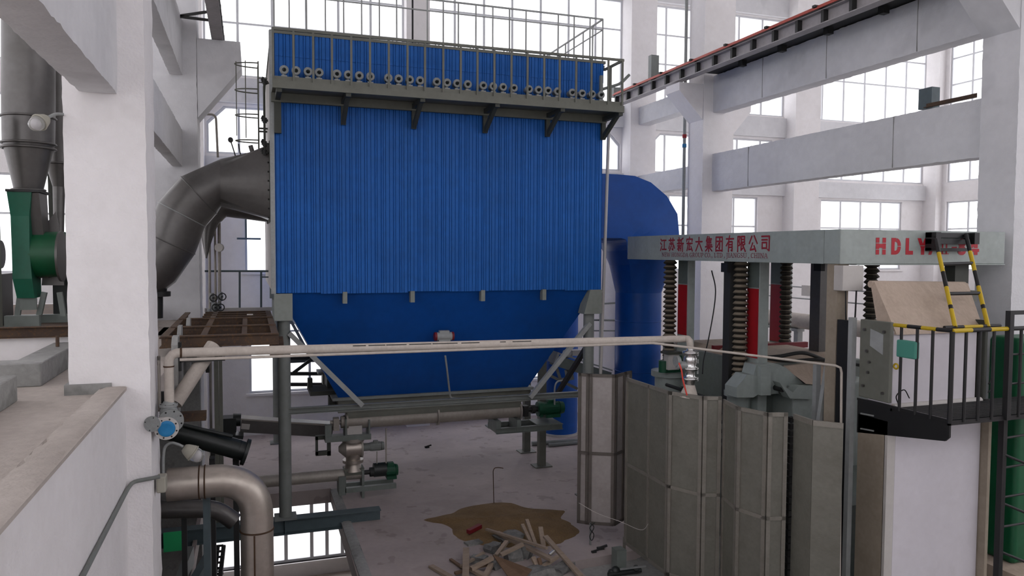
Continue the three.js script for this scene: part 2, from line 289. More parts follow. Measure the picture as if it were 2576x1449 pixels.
// left-hand outer wall and the wall behind the viewer
const lw = [[-21.5, -16], [-15, -9.5], [-8.5, -3], [-2, 3.5], [4.2, 8.6]];
structure('wall_left', prism('x', [[ZW - 0.28, -4.6], [ZE + 0.3, -4.6], [ZE + 0.3, YR], [ZW - 0.28, YR]], -14.3, -14, lw.flatMap(([a, b]) => [[10.1, 13.5], [7.3, 9.3], [4.7, 6.9]].map(([c, e]) => outline(a, b, c, e, 0, 0)))), M.plaster);
const fwx = [[-13, -8], [-7, -2], [-1, 4.4], [5.2, 11.6], [12.6, 18.1], [19.2, 24.6]];
structure('wall_front', prism('z', [[-14.3, -4.6], [25.2, -4.6], [25.2, YR], [-14.3, YR]], ZE, ZE + 0.3, fwx.flatMap(([a, b]) => (a > 12 ? [[9.2, 15], [6, 8.4]] : a > 5 ? [[10, 14]] : [[9.8, 14.2], [4.6, 7.6]]).map(([c, e]) => outline(a, b, c, e, 0, 0)))), M.plaster);

// ---------- concrete frame ----------
const Xl = -1.02, Xr = 11.7;
const cb0 = atZ(1772, 301, -18).y, cb1 = atZ(1716, 226, -18).y;
const corbel = (z0, z1) => prism('z', [[Xr, cb0], [10.96, cb1], [10.96, 9.84], [Xr, 9.84]], z0, z1);
// cast concrete with slightly broken, hand-plastered arrises
function rough(x0, x1, y0, y1, z0, z1, amp = 0.012) {
  const L = [x1 - x0, y1 - y0, z1 - z0], n = L.map((l) => Math.max(4, Math.min(220, Math.round(l / 0.07)))), g = new THREE.BoxGeometry(...L, ...n.map((k, i) => (L[i] > 2.5 ? k : 4))), p = g.attributes.position;
  for (let i = 0; i < p.count; i++) {
    const q = [p.getX(i), p.getY(i), p.getZ(i)], near = q.map((c, k) => Math.abs(c) > L[k] / 2 - 1e-4), w = [q[0] + x0, q[1] + y0, q[2] + z0], s = w[0] * 3.1 + w[1] * 5.3 + w[2] * 4.7 + 300;
    if (near[0] + near[1] + near[2] < 2) continue;
    const chip = noise(s * 2.2, w[1] + 40, 256, 41) > 0.86 ? 1.6 : 1;
    for (let k = 0; k < 3; k++) if (near[k]) q[k] -= Math.sign(q[k]) * amp * chip * (0.2 + noise(s * 3 + k * 17, w[2] * 2 + w[1] * 2 + 90, 256, 43 + k));
    p.setXYZ(i, ...q);
  }
  g.computeVertexNormals(); const f = toCreasedNormals(g, 0.6);
  return f.translate((x0 + x1) / 2, (y0 + y1) / 2, (z0 + z1) / 2);
}
const colBox = (x0, x1, z0, z1, y0 = -4.3, y1 = YR) => rough(x0, x1, y0, y1, z0, z1);
structure('column', [colBox(-1.81, Xl, -9.82, -9)], M.plaster, 'near white concrete column beside the parapet');
structure('column', [colBox(-1.95, Xl, -18.98, -18), prism('z', [[Xl, 8.15], [-0.1, 9.3], [-0.13, 9.86], [Xl, 9.86]], -18.75, -18.02)], M.beam, 'far white concrete column with a crane corbel');
structure('column', [colBox(Xr, 12.69, -18.75, -18), corbel(-18.72, -18.03), prism('z', [[12.69, 8.5], [13.3, 9.2], [13.3, 10.05], [12.69, 10.05]], -18.6, -18.1)], M.plaster, 'white concrete column behind the press beam with corbels');
structure('column', [colBox(Xr, 12.6, -9.68, -9), corbel(-9.66, -9.02)], M.beam, 'near bluish concrete column at the edge of the view');
structure('beam', rough(12.0, 12.38, atX(1788, 482, 12).y, atX(1794, 386, 12).y, -18.05, -9.6), M.beam, 'lower concrete beam between the right columns');
structure('beam', rough(12.0, 12.38, atX(1796, 283, 12).y, 10.08, -18.05, -9.6), M.beam, 'upper concrete beam under the crane rail');
structure('beam', rough(11.95, 12.4, atX(1640, 450, 12).y - 0.45, atX(1640, 436, 12).y, -22.2, -18.7), M.beam);
structure('beam', rough(11.95, 12.4, atX(1640, 305, 12).y, atX(1640, 259, 12).y, -22.2, -18.7), M.beam);
const lb = atZ(298, 238, -9);
structure('beam', rough(-1.66, lb.x, lb.y, lb.y + 1.4, -9.05, ZE), M.beam, 'concrete beam overhead running to the near column');
const u1 = atZ(460, 190, -18), u2 = atZ(425, 190, -18), l1 = atZ(460, 420, -18), l2 = atZ(432, 424, -18), l3 = atZ(462, 325, -18);
structure('beam', rough(u2.x, u1.x, u1.y, u1.y + 1.2, -18.05, -9.7), M.beam, 'upper concrete beam between the white columns');
structure('beam', rough(l2.x, l1.x, l1.y, l3.y, -18.05, -9.7), M.beam, 'lower concrete beam between the white columns');

// form-board joints on the big beams
for (const [beam, zs] of [[scene.children.filter((o) => o.name.startsWith('beam') && o.userData.label?.startsWith('upper concrete beam under')), [-15.9, -13.7, -11.3]], [scene.children.filter((o) => o.userData.label?.startsWith('lower concrete beam between the right')), [-16.4, -11.8]]]) for (const o of beam) { o.geometry.computeBoundingBox(); const b = o.geometry.boundingBox; for (const z of zs) part(o, 'joint', bx(b.min.x - 0.004, b.min.x + 0.01, b.min.y + 0.02, b.max.y - 0.02, z - 0.008, z + 0.008), M.greyc); }

structure('trim_21', rough(1.63, 1.82, -0.02, 0.045, -16.9, -7.5, 0.02), M.greyc, 'rough concrete lip along the floor opening');
// ---------- the blue bag filter ----------
const FX0 = 0.44, FX1 = 7.05, FZ = -14.6, FB = -21.7, FY0 = 4.48, FY1 = 9.22;
const filter = thing('bag_filter', 'big blue ribbed steel bag filter with a walkway, hoppers and tubular legs', 'dust filter', [3.75, 0, -18.1]);
{
  // ribbed cladding, sheet by sheet
  const sheet = (x0, x1, y0, y1, z, amp = 0.016) => {
    const n = Math.max(1, Math.round((x1 - x0) / 0.118)), w = (x1 - x0) / n, pts = [];
    for (let i = 0; i < n; i++) { const a = x0 + i * w; const q = i % 3 ? 1 : 0.55; pts.push([a, 0], [a + w * 0.5 * q, 0.002], [a + w * 0.56 * q, -0.011], [a + w * 0.62 * q, -0.011], [a + w * 0.67 * q, amp * 0.4], [a + w * 0.86, amp * 0.5], [a + w * 0.9, -0.011], [a + w * 0.95, -0.011]); }
    pts.push([x1, 0]);
    return prism('y', [...pts.map(([x, d]) => [x, z + d]), [x1, z - 0.03], [x0, z - 0.03]], y0, y1);
  };
  const N = 8;
  for (let i = 0; i < N; i++) {
    const a = FX0 + ((FX1 - FX0) * i) / N, b = FX0 + ((FX1 - FX0) * (i + 1)) / N, dz = rr(-0.004, 0.004);
    part(filter, 'cladding_sheet', sheet(a + 0.001, b - 0.001, FY0 + rr(-0.012, 0.012), 8.72, FZ + dz), M.blueSheet);
    part(filter, 'cladding_sheet', sheet(a + 0.001, b - 0.001, 8.8, FY1 + rr(-0.02, 0.02), FZ + 0.012 + dz), M.blueSheet);
    part(filter, 'cladding_sheet', sheet(a + 0.001, b - 0.001, 8.18, 8.86, FZ + 0.002 + dz), M.blueSheet);
  }
  const side = [], ribsZ = 60;
  for (let i = 0; i < ribsZ; i++) { const z = FB + ((FZ - 0.05 - FB) * i) / ribsZ; side.push([z, 0], [z + 0.06, 0], [z + 0.075, 0.018], [z + 0.095, 0.018]); }
  part(filter, 'side_cladding', prism('y', [...side.map(([z, d]) => [FX1 + d, z]), [FX1 - 0.03, FZ - 0.05], [FX1 - 0.03, FB]], FY0, FY1), M.blueSheet);
  part(filter, 'side_cladding', bx(FX0 - 0.02, FX0 + 0.01, FY0, FY1 + 0.05, FB, FZ - 0.01), M.offWhite, 'pale unpainted side sheeting');
  part(filter, 'back_cladding', bx(FX0, FX1, FY0, FY1, FB - 0.02, FB + 0.02), M.blueSheet);
  part(filter, 'roof_deck', [bx(FX0 - 0.04, FX1 + 0.04, FY1 - 0.1, FY1 - 0.04, FB, FZ - 0.02)], M.olive);
  part(filter, 'corner_angle', [bx(FX0 - 0.06, FX0 + 0.02, FY0, FY1 + 0.02, FZ - 0.05, FZ + 0.04)], M.galv);
  // two trough hoppers
  for (const [z0, z1, zb] of [[FZ - 0.06, -18.1, -16.35], [-18.15, FB + 0.05, -19.9]]) {
    const up = [[FX0 + 0.06, FY0 + 0.02, z0], [FX1 - 0.05, FY0 + 0.02, z0], [FX1 - 0.05, FY0 + 0.02, z1], [FX0 + 0.06, FY0 + 0.02, z1]];
    const a = atZ(850, 998, -16.2), b = atZ(1325, 976, -16.2);
    const low = [[a.x, 2.2, zb + 0.22], [b.x, 2.2, zb + 0.22], [b.x, 2.2, zb - 0.22], [a.x, 2.2, zb - 0.22]];
    const hop = part(filter, 'hopper', solid(low, up), M.blue);
    part(hop, 'flange', [bx(a.x - 0.12, b.x + 0.12, 2.14, 2.2, zb - 0.3, zb + 0.3)], M.grey);
    part(hop, 'outlet_trough', [bx(a.x, b.x, 1.86, 2.14, zb - 0.2, zb + 0.2)], M.olive);
  }
  // vibrator on the front hopper
  { const c = atZ(1117, 846, -14.98), h = filter.children.find((o) => o.name === 'hopper');
    part(h, 'vibrator', [cyl([c.x - 0.16, c.y, c.z], [c.x + 0.16, c.y, c.z], 0.085), bx(c.x - 0.1, c.x + 0.1, c.y + 0.04, c.y + 0.12, c.z - 0.06, c.z + 0.06), bx(c.x - 0.12, c.x + 0.12, c.y - 0.12, c.y - 0.06, c.z - 0.1, c.z + 0.06)], M.greyLight);
    for (const k of [-1, 1]) part(h, 'vibrator_cap', cyl([c.x + k * 0.155, c.y, c.z], [c.x + k * 0.2, c.y, c.z], 0.088), M.darkRed);
    const q = [atZ(1120, 895, -15.1), atZ(1124, 925, -15.2), atZ(1128, 960, -15.4), atZ(1133, 1001, -15.6), atZ(1148, 1003, -15.6), atZ(1450, 989, -15.4)];
    part(h, 'conduit', tube(q, 0.02, 0.08), M.greyLight); }
  // legs, their heads, bracing
  const legs = [[0.6, -14.75], [6.84, -14.75], [0.69, -21.6], [6.9, -21.6]];
  legs.forEach(([x, z], i) => {
    const y0 = i === 0 ? 0.24 : 0.0;
    const leg = part(filter, 'leg', cyl([x, y0, z], [x, 4.1, z], 0.115, 0.115, 24), M.grey);
    part(leg, 'foot_plate', bx(x - 0.2, x + 0.2, y0, y0 + 0.03, z - 0.2, z + 0.2), M.grey);
    const s = i % 2 ? -1 : 1;
    part(leg, 'head_plate', i === 1 ? [prism('z', [[6.64, 3.97], [7.05, 3.97], [7.05, FY0], [6.78, FY0]], z - 0.12, FZ + 0.05)] : [bx(x - 0.17, x + 0.15, 3.98, FY0, z - 0.1, z < -16 ? z + 0.15 : FZ + 0.05)], M.plateGrey);
    if (i > 1) part(leg, 'gusset', bar([x + 0.1 * s, 3.9, z], [x + s * 0.9, 2.3, z], 0.08), M.grey);
  });
  part(filter, 'tie_beam', [...chan([0.6, 2.27, -14.7], [6.84, 2.25, -14.7], 0.12, 0.1)], M.grey);
  part(filter, 'brace', bar(atZ(727, 838, -14.66), atZ(912, 1020, -14.66), 0.09, 0.09), M.greyLight);
  part(filter, 'brace', bar(atZ(1484, 813, -14.66), atZ(1333, 1000, -14.66), 0.09, 0.09), M.greyLight);
  part(filter, 'brace', bar([6.86, 3.3, -14.8], [6.9, 1.9, -16.6], 0.09, 0.09), M.dark);
  part(filter, 'tie_beam', [...chan([0.66, 2.25, -21.6], [6.88, 2.25, -21.6], 0.12, 0.1)], M.grey);
  for (const u of [868, 1038, 1215, 1369]) { const a = atZ(u, 736, FZ + 0.03); part(filter, 'clip', bx(a.x - 0.04, a.x + 0.04, 4.28, 4.5, FZ - 0.1, FZ + 0.045), M.plateGrey); }
  // walkway round the front
  const wy = 8.16, wz = -13.74;
  part(filter, 'walkway', [bx(FX0 - 0.02, FX1 + 0.04, wy - 0.035, wy, wz, FZ + 0.02), bx(FX0 - 0.03, FX1 + 0.04, wy - 0.11, wy + 0.02, wz - 0.02, wz + 0.03), bx(FX0 - 0.03, FX1 + 0.04, wy - 0.2, wy - 0.04, FZ + 0.03, FZ + 0.11), bx(FX1 - 0.02, FX1 + 0.05, wy - 0.11, wy + 0.02, wz, FZ)], M.olive);
  part(filter, 'valve_box', [bx(FX0 + 0.05, FX1 - 0.02, wy, wy + 0.12, FZ + 0.03, FZ + 0.14)], M.oliveDark);
  part(filter, 'toe_board', [bx(FX0, FX1 + 0.04, wy + 0.01, wy + 0.1, wz - 0.03, wz - 0.015)], M.olive);
  for (const u of [695, 873, 1050, 1234, 1392, 1540]) {
    const i = [695, 873, 1050, 1234, 1392, 1540].indexOf(u), x = [0.52, 1.69, 3.02, 4.45, 5.78, 7.03][i];
    part(filter, 'bracket', i ? [bx(x - 0.045, x + 0.045, 7.62, wy - 0.1, FZ + 0.02, FZ + 0.1), bar([x, 7.66, FZ + 0.07], [x, wy - 0.1, wz - 0.08], 0.07, 0.09), bx(x - 0.045, x + 0.045, wy - 0.17, wy - 0.08, FZ, wz)] : [bx(x - 0.06, x + 0.06, 7.4, wy - 0.05, FZ + 0.02, FZ + 0.1), bx(x - 0.045, x + 0.045, wy - 0.17, wy - 0.08, FZ, wz)], M.oliveDark);
  }
  const rail = part(filter, 'railing', [bar([FX0 - 0.02, 9.05, wz], [FX1 + 0.02, 9.08, wz], 0.045), bar([FX1 + 0.02, 9.08, wz], [FX1 + 0.02, 9.08, FZ], 0.045)], M.olive);
  const us = [687, 738.5, 788, 835, 883.6, 930.7, 978, 1025, 1069, 1115, 1159, 1201, 1243.5, 1286.5, 1327, 1369, 1408, 1449.5, 1488, 1530.6, 1566];
  us.forEach((u) => { const x = Math.min(FX1 + 0.02, atZ(u, 150, wz).x); part(rail, 'post', bx(x - 0.018, x + 0.018, wy - 0.02, 9.07, wz - 0.01, wz + 0.02), M.olive); });
  part(rail, 'post', bx(FX1, FX1 + 0.04, wy, 9.07, FZ + 0.28, FZ + 0.32), M.olive);
  // pulse valves, in groups of four
  const vx = [715, 745, 775, 803, 848, 876, 904, 932, 977, 1003, 1031, 1057, 1099, 1125, 1150, 1177, 1216, 1241, 1266, 1293, 1331, 1355, 1379, 1403, 1440, 1465, 1490, 1513];
  const body = [ring([0, 0, 0], [0, 0, 1], 0.066, 0.014, 24), cyl([0, 0, -0.16], [0, 0, 0.01], 0.06), cyl([0, -0.13, -0.05], [0, -0.04, -0.05], 0.028), bx(-0.05, 0.05, -0.15, -0.1, -0.1, 0.02)];
  const capG = [lathe([[0.001, 1], [0.014, 0.97], [0.026, 0.7], [0.03, 0.2], [0.045, 0]], [0, 0, 0], [0, 0, 0.09], 14)], baseG = [bx(-0.045, 0.045, -0.24, -0.12, -0.16, -0.02), bx(0.03, 0.15, -0.2, -0.13, -0.14, -0.08)];
  const bodyGeo = join(body), capGeo = join(capG), baseGeo = join(baseG);
  vx.forEach((u) => {
    const p = atZ(u, 200, FZ + 0.32); p.y = wy + 0.33;
    const v = mesh('pulse_valve', bodyGeo, M.galv); v.position.copy(p).sub(filter.position); filter.add(v);
    v.add(mesh('pilot_cap', capGeo, M.blackGreen), mesh('valve_foot', baseGeo, M.dark));
  });
  // roof railing
  const ry0 = FY1 - 0.04, ry1 = 10.17, rz = -14.75, roofRail = part(filter, 'roof_railing', [bar([FX0, ry1, rz], [FX1 + 0.05, ry1, rz], 0.03), bar([FX0, 9.95, rz], [FX1 + 0.05, 9.95, rz], 0.022), bar([FX1 + 0.05, ry1, rz], [FX1 + 0.05, ry1, FB], 0.03), bar([FX1 + 0.05, 9.95, rz], [FX1 + 0.05, 9.95, FB], 0.022)], M.greyLight);
  for (const u of [690, 728, 771, 819, 865, 910, 954.5, 998, 1075, 1115, 1153, 1197, 1239.5, 1281.5, 1323, 1404, 1444, 1484]) { const x = atZ(u, 100, rz).x; part(roofRail, 'post', bx(x - 0.013, x + 0.013, ry0, ry1, rz - 0.013, rz + 0.013), M.greyLight); }
  for (let k = 0; k < 14; k++) { const z = rz - k * 0.5; part(roofRail, 'post', bx(FX1 + 0.037, FX1 + 0.063, ry0, ry1, z - 0.013, z + 0.013), M.greyLight); }
  for (const x of [0.9, 1.5, 2.1, 2.6, 3.1, 3.5, 4.2, 4.9]) part(filter, 'lifting_lug', [ring([x, FY1 + 0.05, FZ - 0.03], [0, 0, 1], 0.035, 0.01, 12)], M.oliveDark);
  part(filter, 'rail_cap', [bx(FX0 - 0.05, FX1 + 0.04, FY1 - 0.02, FY1 + 0.035, FZ - 0.06, FZ + 0.03)], M.olive);
  // flood arm at the end of the walkway
  part(filter, 'lamp_arm', [bx(6.86, 6.92, wy, 8.9, FZ + 0.2, FZ + 0.26), ...tube([[6.9, 8.62, FZ + 0.2], [7.3, 8.75, FZ + 0.3], [7.5, 8.95, FZ + 0.3]], 0.03)], M.grey);
}
// black cable hanging past the filter roof
solo('cable', 'thin black cable hanging from the roof past the top of the blue filter', 'cable', cyl(atZ(1038, 112, -14.9).setZ(-14.9), V(atZ(1038, 112, -14.9).x, YR, -14.9), 0.018), M.black);

// ---------- grey inlet duct ----------
{
  const d = thing('inlet_duct', 'grey sheet-steel elbow duct entering the side of the blue filter', 'duct', [-1, 5, -16.6]);
  const zc = -16.4, z0 = zc + 0.75, z1 = zc - 0.75;
  const fx = FX0 - 0.03, yt = atX(676, 378, fx).y, yb = atX(676, 555, fx).y;
  const c0 = atZ(556, 468, zc), yTop = atZ(556, 400, zc).y, yBot = atZ(556, 520, zc).y, R = (yTop - yBot) / 2, cx = c0.x, cy = (yTop + yBot) / 2;
  const n = 32, round = [], rect = [];
  for (let i = 0; i < n; i++) { const a = (i / n) * Math.PI * 2, ca = Math.cos(a), sa = Math.sin(a), k = 1 / Math.max(Math.abs(ca), Math.abs(sa)); round.push([cx, cy + R * sa, zc + R * ca]); rect.push([fx, (yt + yb) / 2 + ((yt - yb) / 2) * Math.max(-1, Math.min(1, sa * k)), zc + 0.75 * Math.max(-1, Math.min(1, ca * k))]); }
  const tg = toCreasedNormals(solid(round, rect), 1.1); part(d, 'transition', [tg], M.darkSteel);
  // mitred bend: rings set square to a turning centre line
  const cl = [[cx, cy], [atZ(500, 492, zc).x, atZ(500, 492, zc).y], [atZ(458, 540, zc).x, atZ(458, 540, zc).y], [atZ(430, 612, zc).x, atZ(430, 612, zc).y], [atZ(392, 668, zc).x, atZ(392, 668, zc).y], [atZ(320, 720, zc).x, atZ(320, 720, zc).y]];
  const rings = cl.map(([x, y], i) => {
    const p = cl[Math.max(0, i - 1)], q = cl[Math.min(cl.length - 1, i + 1)], t = i === 0 ? [-1, 0] : (() => { const l = Math.hypot(q[0] - p[0], q[1] - p[1]); return [(q[0] - p[0]) / l, (q[1] - p[1]) / l]; })();
    const nx = t[1], ny = -t[0], rad = R * (i === 0 ? 1 : 1.02);
    return Array.from({ length: n }, (_, k) => { const a = (k / n) * Math.PI * 2; return V(x + nx * rad * Math.sin(a), y + ny * rad * Math.sin(a), zc + rad * Math.cos(a)); });
  });
  for (let i = 0; i < rings.length - 1; i++) {
    const pos = []; for (let k = 0; k < n; k++) { const j = (k + 1) % n; for (const p of [rings[i][k], rings[i + 1][j], rings[i + 1][k], rings[i][k], rings[i][j], rings[i + 1][j]]) pos.push(p.x, p.y, p.z); }
    let g = new THREE.BufferGeometry().setAttribute('position', new THREE.BufferAttribute(new Float32Array(pos), 3)); 
    const nn = []; for (let k = 0; k < n; k++) { const j = (k + 1) % n; const ctr = (r) => r.reduce((s, p) => s.add(p), V(0, 0, 0)).multiplyScalar(1 / n), ca = ctr(rings[i]), cb = ctr(rings[i + 1]); for (const [p, c] of [[rings[i][k], ca], [rings[i + 1][j], cb], [rings[i + 1][k], cb], [rings[i][k], ca], [rings[i][j], ca], [rings[i + 1][j], cb]]) { const q = p.clone().sub(c).normalize(); nn.push(q.x, q.y, q.z); } }
    g.setAttribute('normal', new THREE.BufferAttribute(new Float32Array(nn), 3));
    part(d, 'duct_segment', g, M.darkSteel);
  }
  for (const i of [1, 2, 3]) { const r = rings[i], pts = [...r, r[0]]; part(d, 'seam', new THREE.TubeGeometry(new THREE.CatmullRomCurve3(pts), 48, 0.012, 5), i === 2 ? M.galv : M.darkSteel); }
  part(d, 'flange', [bx(fx - 0.02, fx + 0.02, yb - 0.06, yb, z1 - 0.06, z0 + 0.06), bx(fx - 0.02, fx + 0.02, yt, yt + 0.06, z1 - 0.06, z0 + 0.06), bx(fx - 0.02, fx + 0.02, yb, yt, z0, z0 + 0.06), bx(fx - 0.02, fx + 0.02, yb, yt, z1 - 0.06, z1)], M.oliveDark);
  for (let k = 0; k < 9; k++) part(d, 'flange_bolt', cyl([fx - 0.05, yb + ((yt - yb) * k) / 8, z0 + 0.03], [fx + 0.01, yb + ((yt - yb) * k) / 8, z0 + 0.03], 0.016, 0.016, 6), M.dark);
  // second duct behind, seen below the first
  const z2 = -18.9 + 1.1, e = thing('inlet_duct', 'second grey elbow duct seen beneath the bigger inlet duct', 'duct', [0, 5, -18.3]);
  const pts = [atZ(676, 532, z2).setX(fx), atZ(600, 522, z2), atZ(560, 520, z2), atZ(532, 545, z2), atZ(522, 590, z2), atZ(519, 650, z2)];
  const cur = new THREE.CatmullRomCurve3(pts), g = new THREE.TubeGeometry(cur, 40, 0.24, 18), pp = g.attributes.position;
  for (let i = 0; i <= 40; i++) { const k = i < 22 ? 1 : Math.max(0.08, 1 - (i - 22) / 19), c = cur.getPointAt(i / 40); for (let j = 0; j <= 18; j++) { const q = i * 19 + j; pp.setXYZ(q, c.x + (pp.getX(q) - c.x) * k, c.y + (pp.getY(q) - c.y) * k, c.z + (pp.getZ(q) - c.z) * k); } }
  part(e, 'duct_segment', g, M.darkSteel);
  part(e, 'flange', [ring([fx - 0.01, pts[0].y, z2], [1, 0, 0], 0.26, 0.02)], M.oliveDark);
  part(d, 'gauge', [...tube([atZ(606, 392, zc), atZ(602, 376, zc), atZ(600, 362, zc)], 0.012), cyl(atZ(580, 352, zc).setZ(zc - 0.04), atZ(580, 352, zc).setZ(zc + 0.04), 0.05), ...tube([atZ(592, 392, zc), atZ(586, 372, zc), atZ(580, 354, zc)], 0.012)], M.dark);
  part(d, 'lower_fitting', [cyl(atZ(388, 690, zc), atZ(392, 735, zc), 0.26, 0.2, 24), cyl(atZ(392, 733, zc), atZ(392, 745, zc), 0.27, 0.27, 24), cyl(atZ(392, 745, zc), atZ(392, 800, zc), 0.13, 0.13, 16)], M.dark);
  part(d, 'stub', [cyl(atZ(636, 386, zc), atZ(630, 366, zc), 0.045)], M.darkSteel);
}
// caged ladder on the side of the filter
{
  const zc = -17.4, cxL = atZ(650, 270, zc).x, x0 = atZ(592, 270, zc).x, y0 = atZ(622, 385, zc).y, y1 = atZ(622, 158, zc).y;
  const l = thing('caged_ladder', 'thin steel ladder with round safety hoops beside the blue filter', 'ladder', [cxL, y0, zc]);
  for (const s of [-1, 1]) part(l, 'stile', bar([cxL, y0, zc + s * 0.22], [cxL, y1, zc + s * 0.22], 0.03), M.olive);
  for (let y = y0 + 0.2; y < y1; y += 0.3) part(l, 'rung', cyl([cxL, y, zc - 0.22], [cxL, y, zc + 0.22], 0.011, 0.011, 8), M.olive);
  for (const v of [163, 228, 291, 355]) { const y = atZ(622, v, zc).y, a = new THREE.EllipseCurve(0, 0, cxL - x0, 0.24, Math.PI / 2, Math.PI * 1.5).getPoints(20).map((p) => V(cxL + p.x, y, zc + p.y)); part(l, 'hoop', tube(new THREE.CatmullRomCurve3(a), 0.014, 0, 40, 6), M.olive); }
  for (const [dx, dz] of [[0.95, 0.05], [0.55, 0.2], [0.55, -0.2]]) part(l, 'cage_strap', bar([cxL - (cxL - x0) * dx, y0 + 0.35, zc + dz], [cxL - (cxL - x0) * dx, y1, zc + dz], 0.02), M.olive);
  for (const y of [y1 - 0.35, y1 - 1.4, y0 + 0.5]) for (const k of [-0.22, 0.22]) part(l, 'standoff', bar([cxL, y, zc + k], [FX0 - 0.03, y, zc + k], 0.025), M.olive);
}
{
  const z = -15.6, a = thing('air_pipe', 'narrow compressed-air pipe with small regulators on the filter side', 'pipe', atZ(662, 388, z));
  part(a, 'pipe_run', tube([atZ(666, 388, z), atZ(664, 212, z), atZ(676, 208, z)], 0.022, 0.06), M.oliveDark);
  for (const v of [206, 303, 362, 384]) { const c = atZ(666, v, z); part(a, 'regulator', [cyl([c.x, c.y - 0.05, c.z], [c.x, c.y + 0.05, c.z], 0.04), bx(c.x - 0.06, c.x + 0.06, c.y - 0.02, c.y + 0.02, c.z - 0.03, c.z + 0.03), cyl([c.x - 0.06, c.y + 0.02, c.z], [c.x - 0.03, c.y + 0.09, c.z], 0.02)], M.dark); }
}

// ---------- blue outlet duct ----------
{
  const zc = -17.0, rad = (atZ(1655, 850, zc).x - atZ(1553, 850, zc).x) / 2, xc = (atZ(1655, 850, zc).x + atZ(1553, 850, zc).x) / 2;
  const d = thing('outlet_duct', 'blue painted duct bending down from the filter into a round pipe', 'duct', [xc, 0, zc]);
  const yJ = atZ(1604, 735, zc).y, n = 40;
  // flat-sided bend: stations along the bend with an outline in z
  const L = (u, v) => { const p = atZ(u, v, zc); return [p.x, p.y]; };
  const outer = [[FX1, L(1516, 443)[1]], L(1516, 443), L(1560, 447), L(1600, 463), L(1640, 497), L(1668, 540), L(1683, 590), L(1683, 640), [xc + rad, yJ]];
  const inner = [[FX1, L(1516, 603)[1]], L(1516, 603), L(1526, 603), L(1536, 606), L(1538, 612), L(1537, 618), L(1535, 632), L(1542, 668), [xc - rad, yJ]];
  const half = [0.8, 0.8, 0.8, 0.8, 0.8, 0.79, 0.77, 0.7, rad];
  const loops = outer.map((o, i) => {
    const q = inner[i], k = i / (outer.length - 1), sq = k < 0.6 ? 0.12 : 0.12 + ((k - 0.6) / 0.4) * 0.88;
    return Array.from({ length: n }, (_, j) => { const a = (j / n) * Math.PI * 2, ca = Math.cos(a), sa = Math.sin(a), m = 1 / Math.max(Math.abs(ca), Math.abs(sa)), cr = Math.max(-1, Math.min(1, (ca * m) * (1 - sq) + ca * sq)), sr = (sa * m) * (1 - sq) + sa * sq, t = (cr + 1) / 2; return V(q[0] + (o[0] - q[0]) * t, q[1] + (o[1] - q[1]) * t, zc + half[i] * sr); });
  });
  for (let i = 0; i < loops.length - 1; i++) part(d, 'duct_segment', toCreasedNormals(solid(loops[i], loops[i + 1]), 0.5), M.blue);
  part(d, 'pipe', cyl([xc, 0, zc], [xc, yJ, zc], rad, rad, 40), M.blue);
  for (const v of [806, 930]) part(d, 'seam', ring([xc, atZ(1604, v, zc).y, zc], [0, 1, 0], rad, 0.012, 40), M.blue);
  part(d, 'flange', bx(FX1, FX1 + 0.06, inner[0][1] - 0.05, outer[0][1] + 0.05, zc - 0.85, zc + 0.85), M.blue);
}
{
  const p = atY(1420, 1098, 0), x = p.x + 0.05, z = p.z - 0.5, r = 0.52;
  const d = thing('outlet_duct', 'blue upright pipe standing behind the screw conveyor motor', 'duct', [x, 0, z]);
  part(d, 'pipe', cyl([x, 0.04, z], [x, 4.3, z], r, r, 40), M.blue);
  part(d, 'base_ring', cyl([x, 0, z], [x, 0.05, z], r + 0.07, r + 0.07, 40), M.offWhite);
}
// ---------- crane runways ----------
function runway(x, y0, y1, z0, z1, name, label) {
  const g = thing(name, label, 'crane rail', [x, y0, (z0 + z1) / 2]), s = x > 5 ? -1 : 1;
  part(g, 'girder', hbeam([x, (y0 + y1) / 2, z0], [x, (y0 + y1) / 2, z1], y1 - y0, 0.24), M.web);
  part(g, 'rail', bx(x - 0.035, x + 0.035, y1, y1 + 0.07, z0, z1), M.dark);
  for (let z = z1; z < z0; z += 0.77) part(g, 'stiffener', bx(x + s * 0.01, x + s * 0.125, y0 + 0.02, y1 - 0.02, z - 0.04, z + 0.04), M.dark);
  return g;
}
{
  const yb = atX(1741, 188, 11.05).y, yt = atX(1741, 160, 11.05).y;
  const r = runway(11.17, Math.max(9.86, yb), yt, 8.3, -22.0, 'crane_runway', 'dark steel crane girder with red conductor bars above the corbels');
  for (const k of [0, 1]) part(r, 'conductor_bar', bx(11.0 - k * 0.05, 11.03 - k * 0.05, yt + 0.05 - k * 0.05, yt + 0.08 - k * 0.05, -22.0, 8.3), M.redRail, 'red conductor bar');
  for (let z = -20.6; z < -9; z += 1.54) part(r, 'conductor_hanger', bx(10.94, 11.2, yt + 0.05, yt + 0.1, z - 0.04, z + 0.04), M.dark);
  part(r, 'side_plate', bx(11.2, 12.36, 10.1, 10.13, -17.9, 8.2), M.dark);
  for (const z of [-16.4, -14.9, -13.4, -11.9, -10.4]) part(r, 'shim_post', bx(11.7, 11.85, 9.95, 10.1, z - 0.07, z + 0.07), M.dark);
  for (const u of [1656, 1548]) part(r, 'end_stop', bx(11.05, 11.3, yt, yt + (u > 1600 ? 0.75 : 0.3), u > 1600 ? -19.9 : -22.3, u > 1600 ? -19.72 : -22.1), M.grey);
  const l = runway(-0.6, 9.87, 10.22, 8.3, -22.0, 'crane_runway', 'dark steel crane girder resting on the far white column corbel');
  for (const [u, v] of [[540, 27], [552, 54]]) { const a = atZ(u, v, -17.6), b = atZ(446, 41, -17.6); part(l, 'conductor_bracket', bar(a, b, 0.05), M.dark); }
}

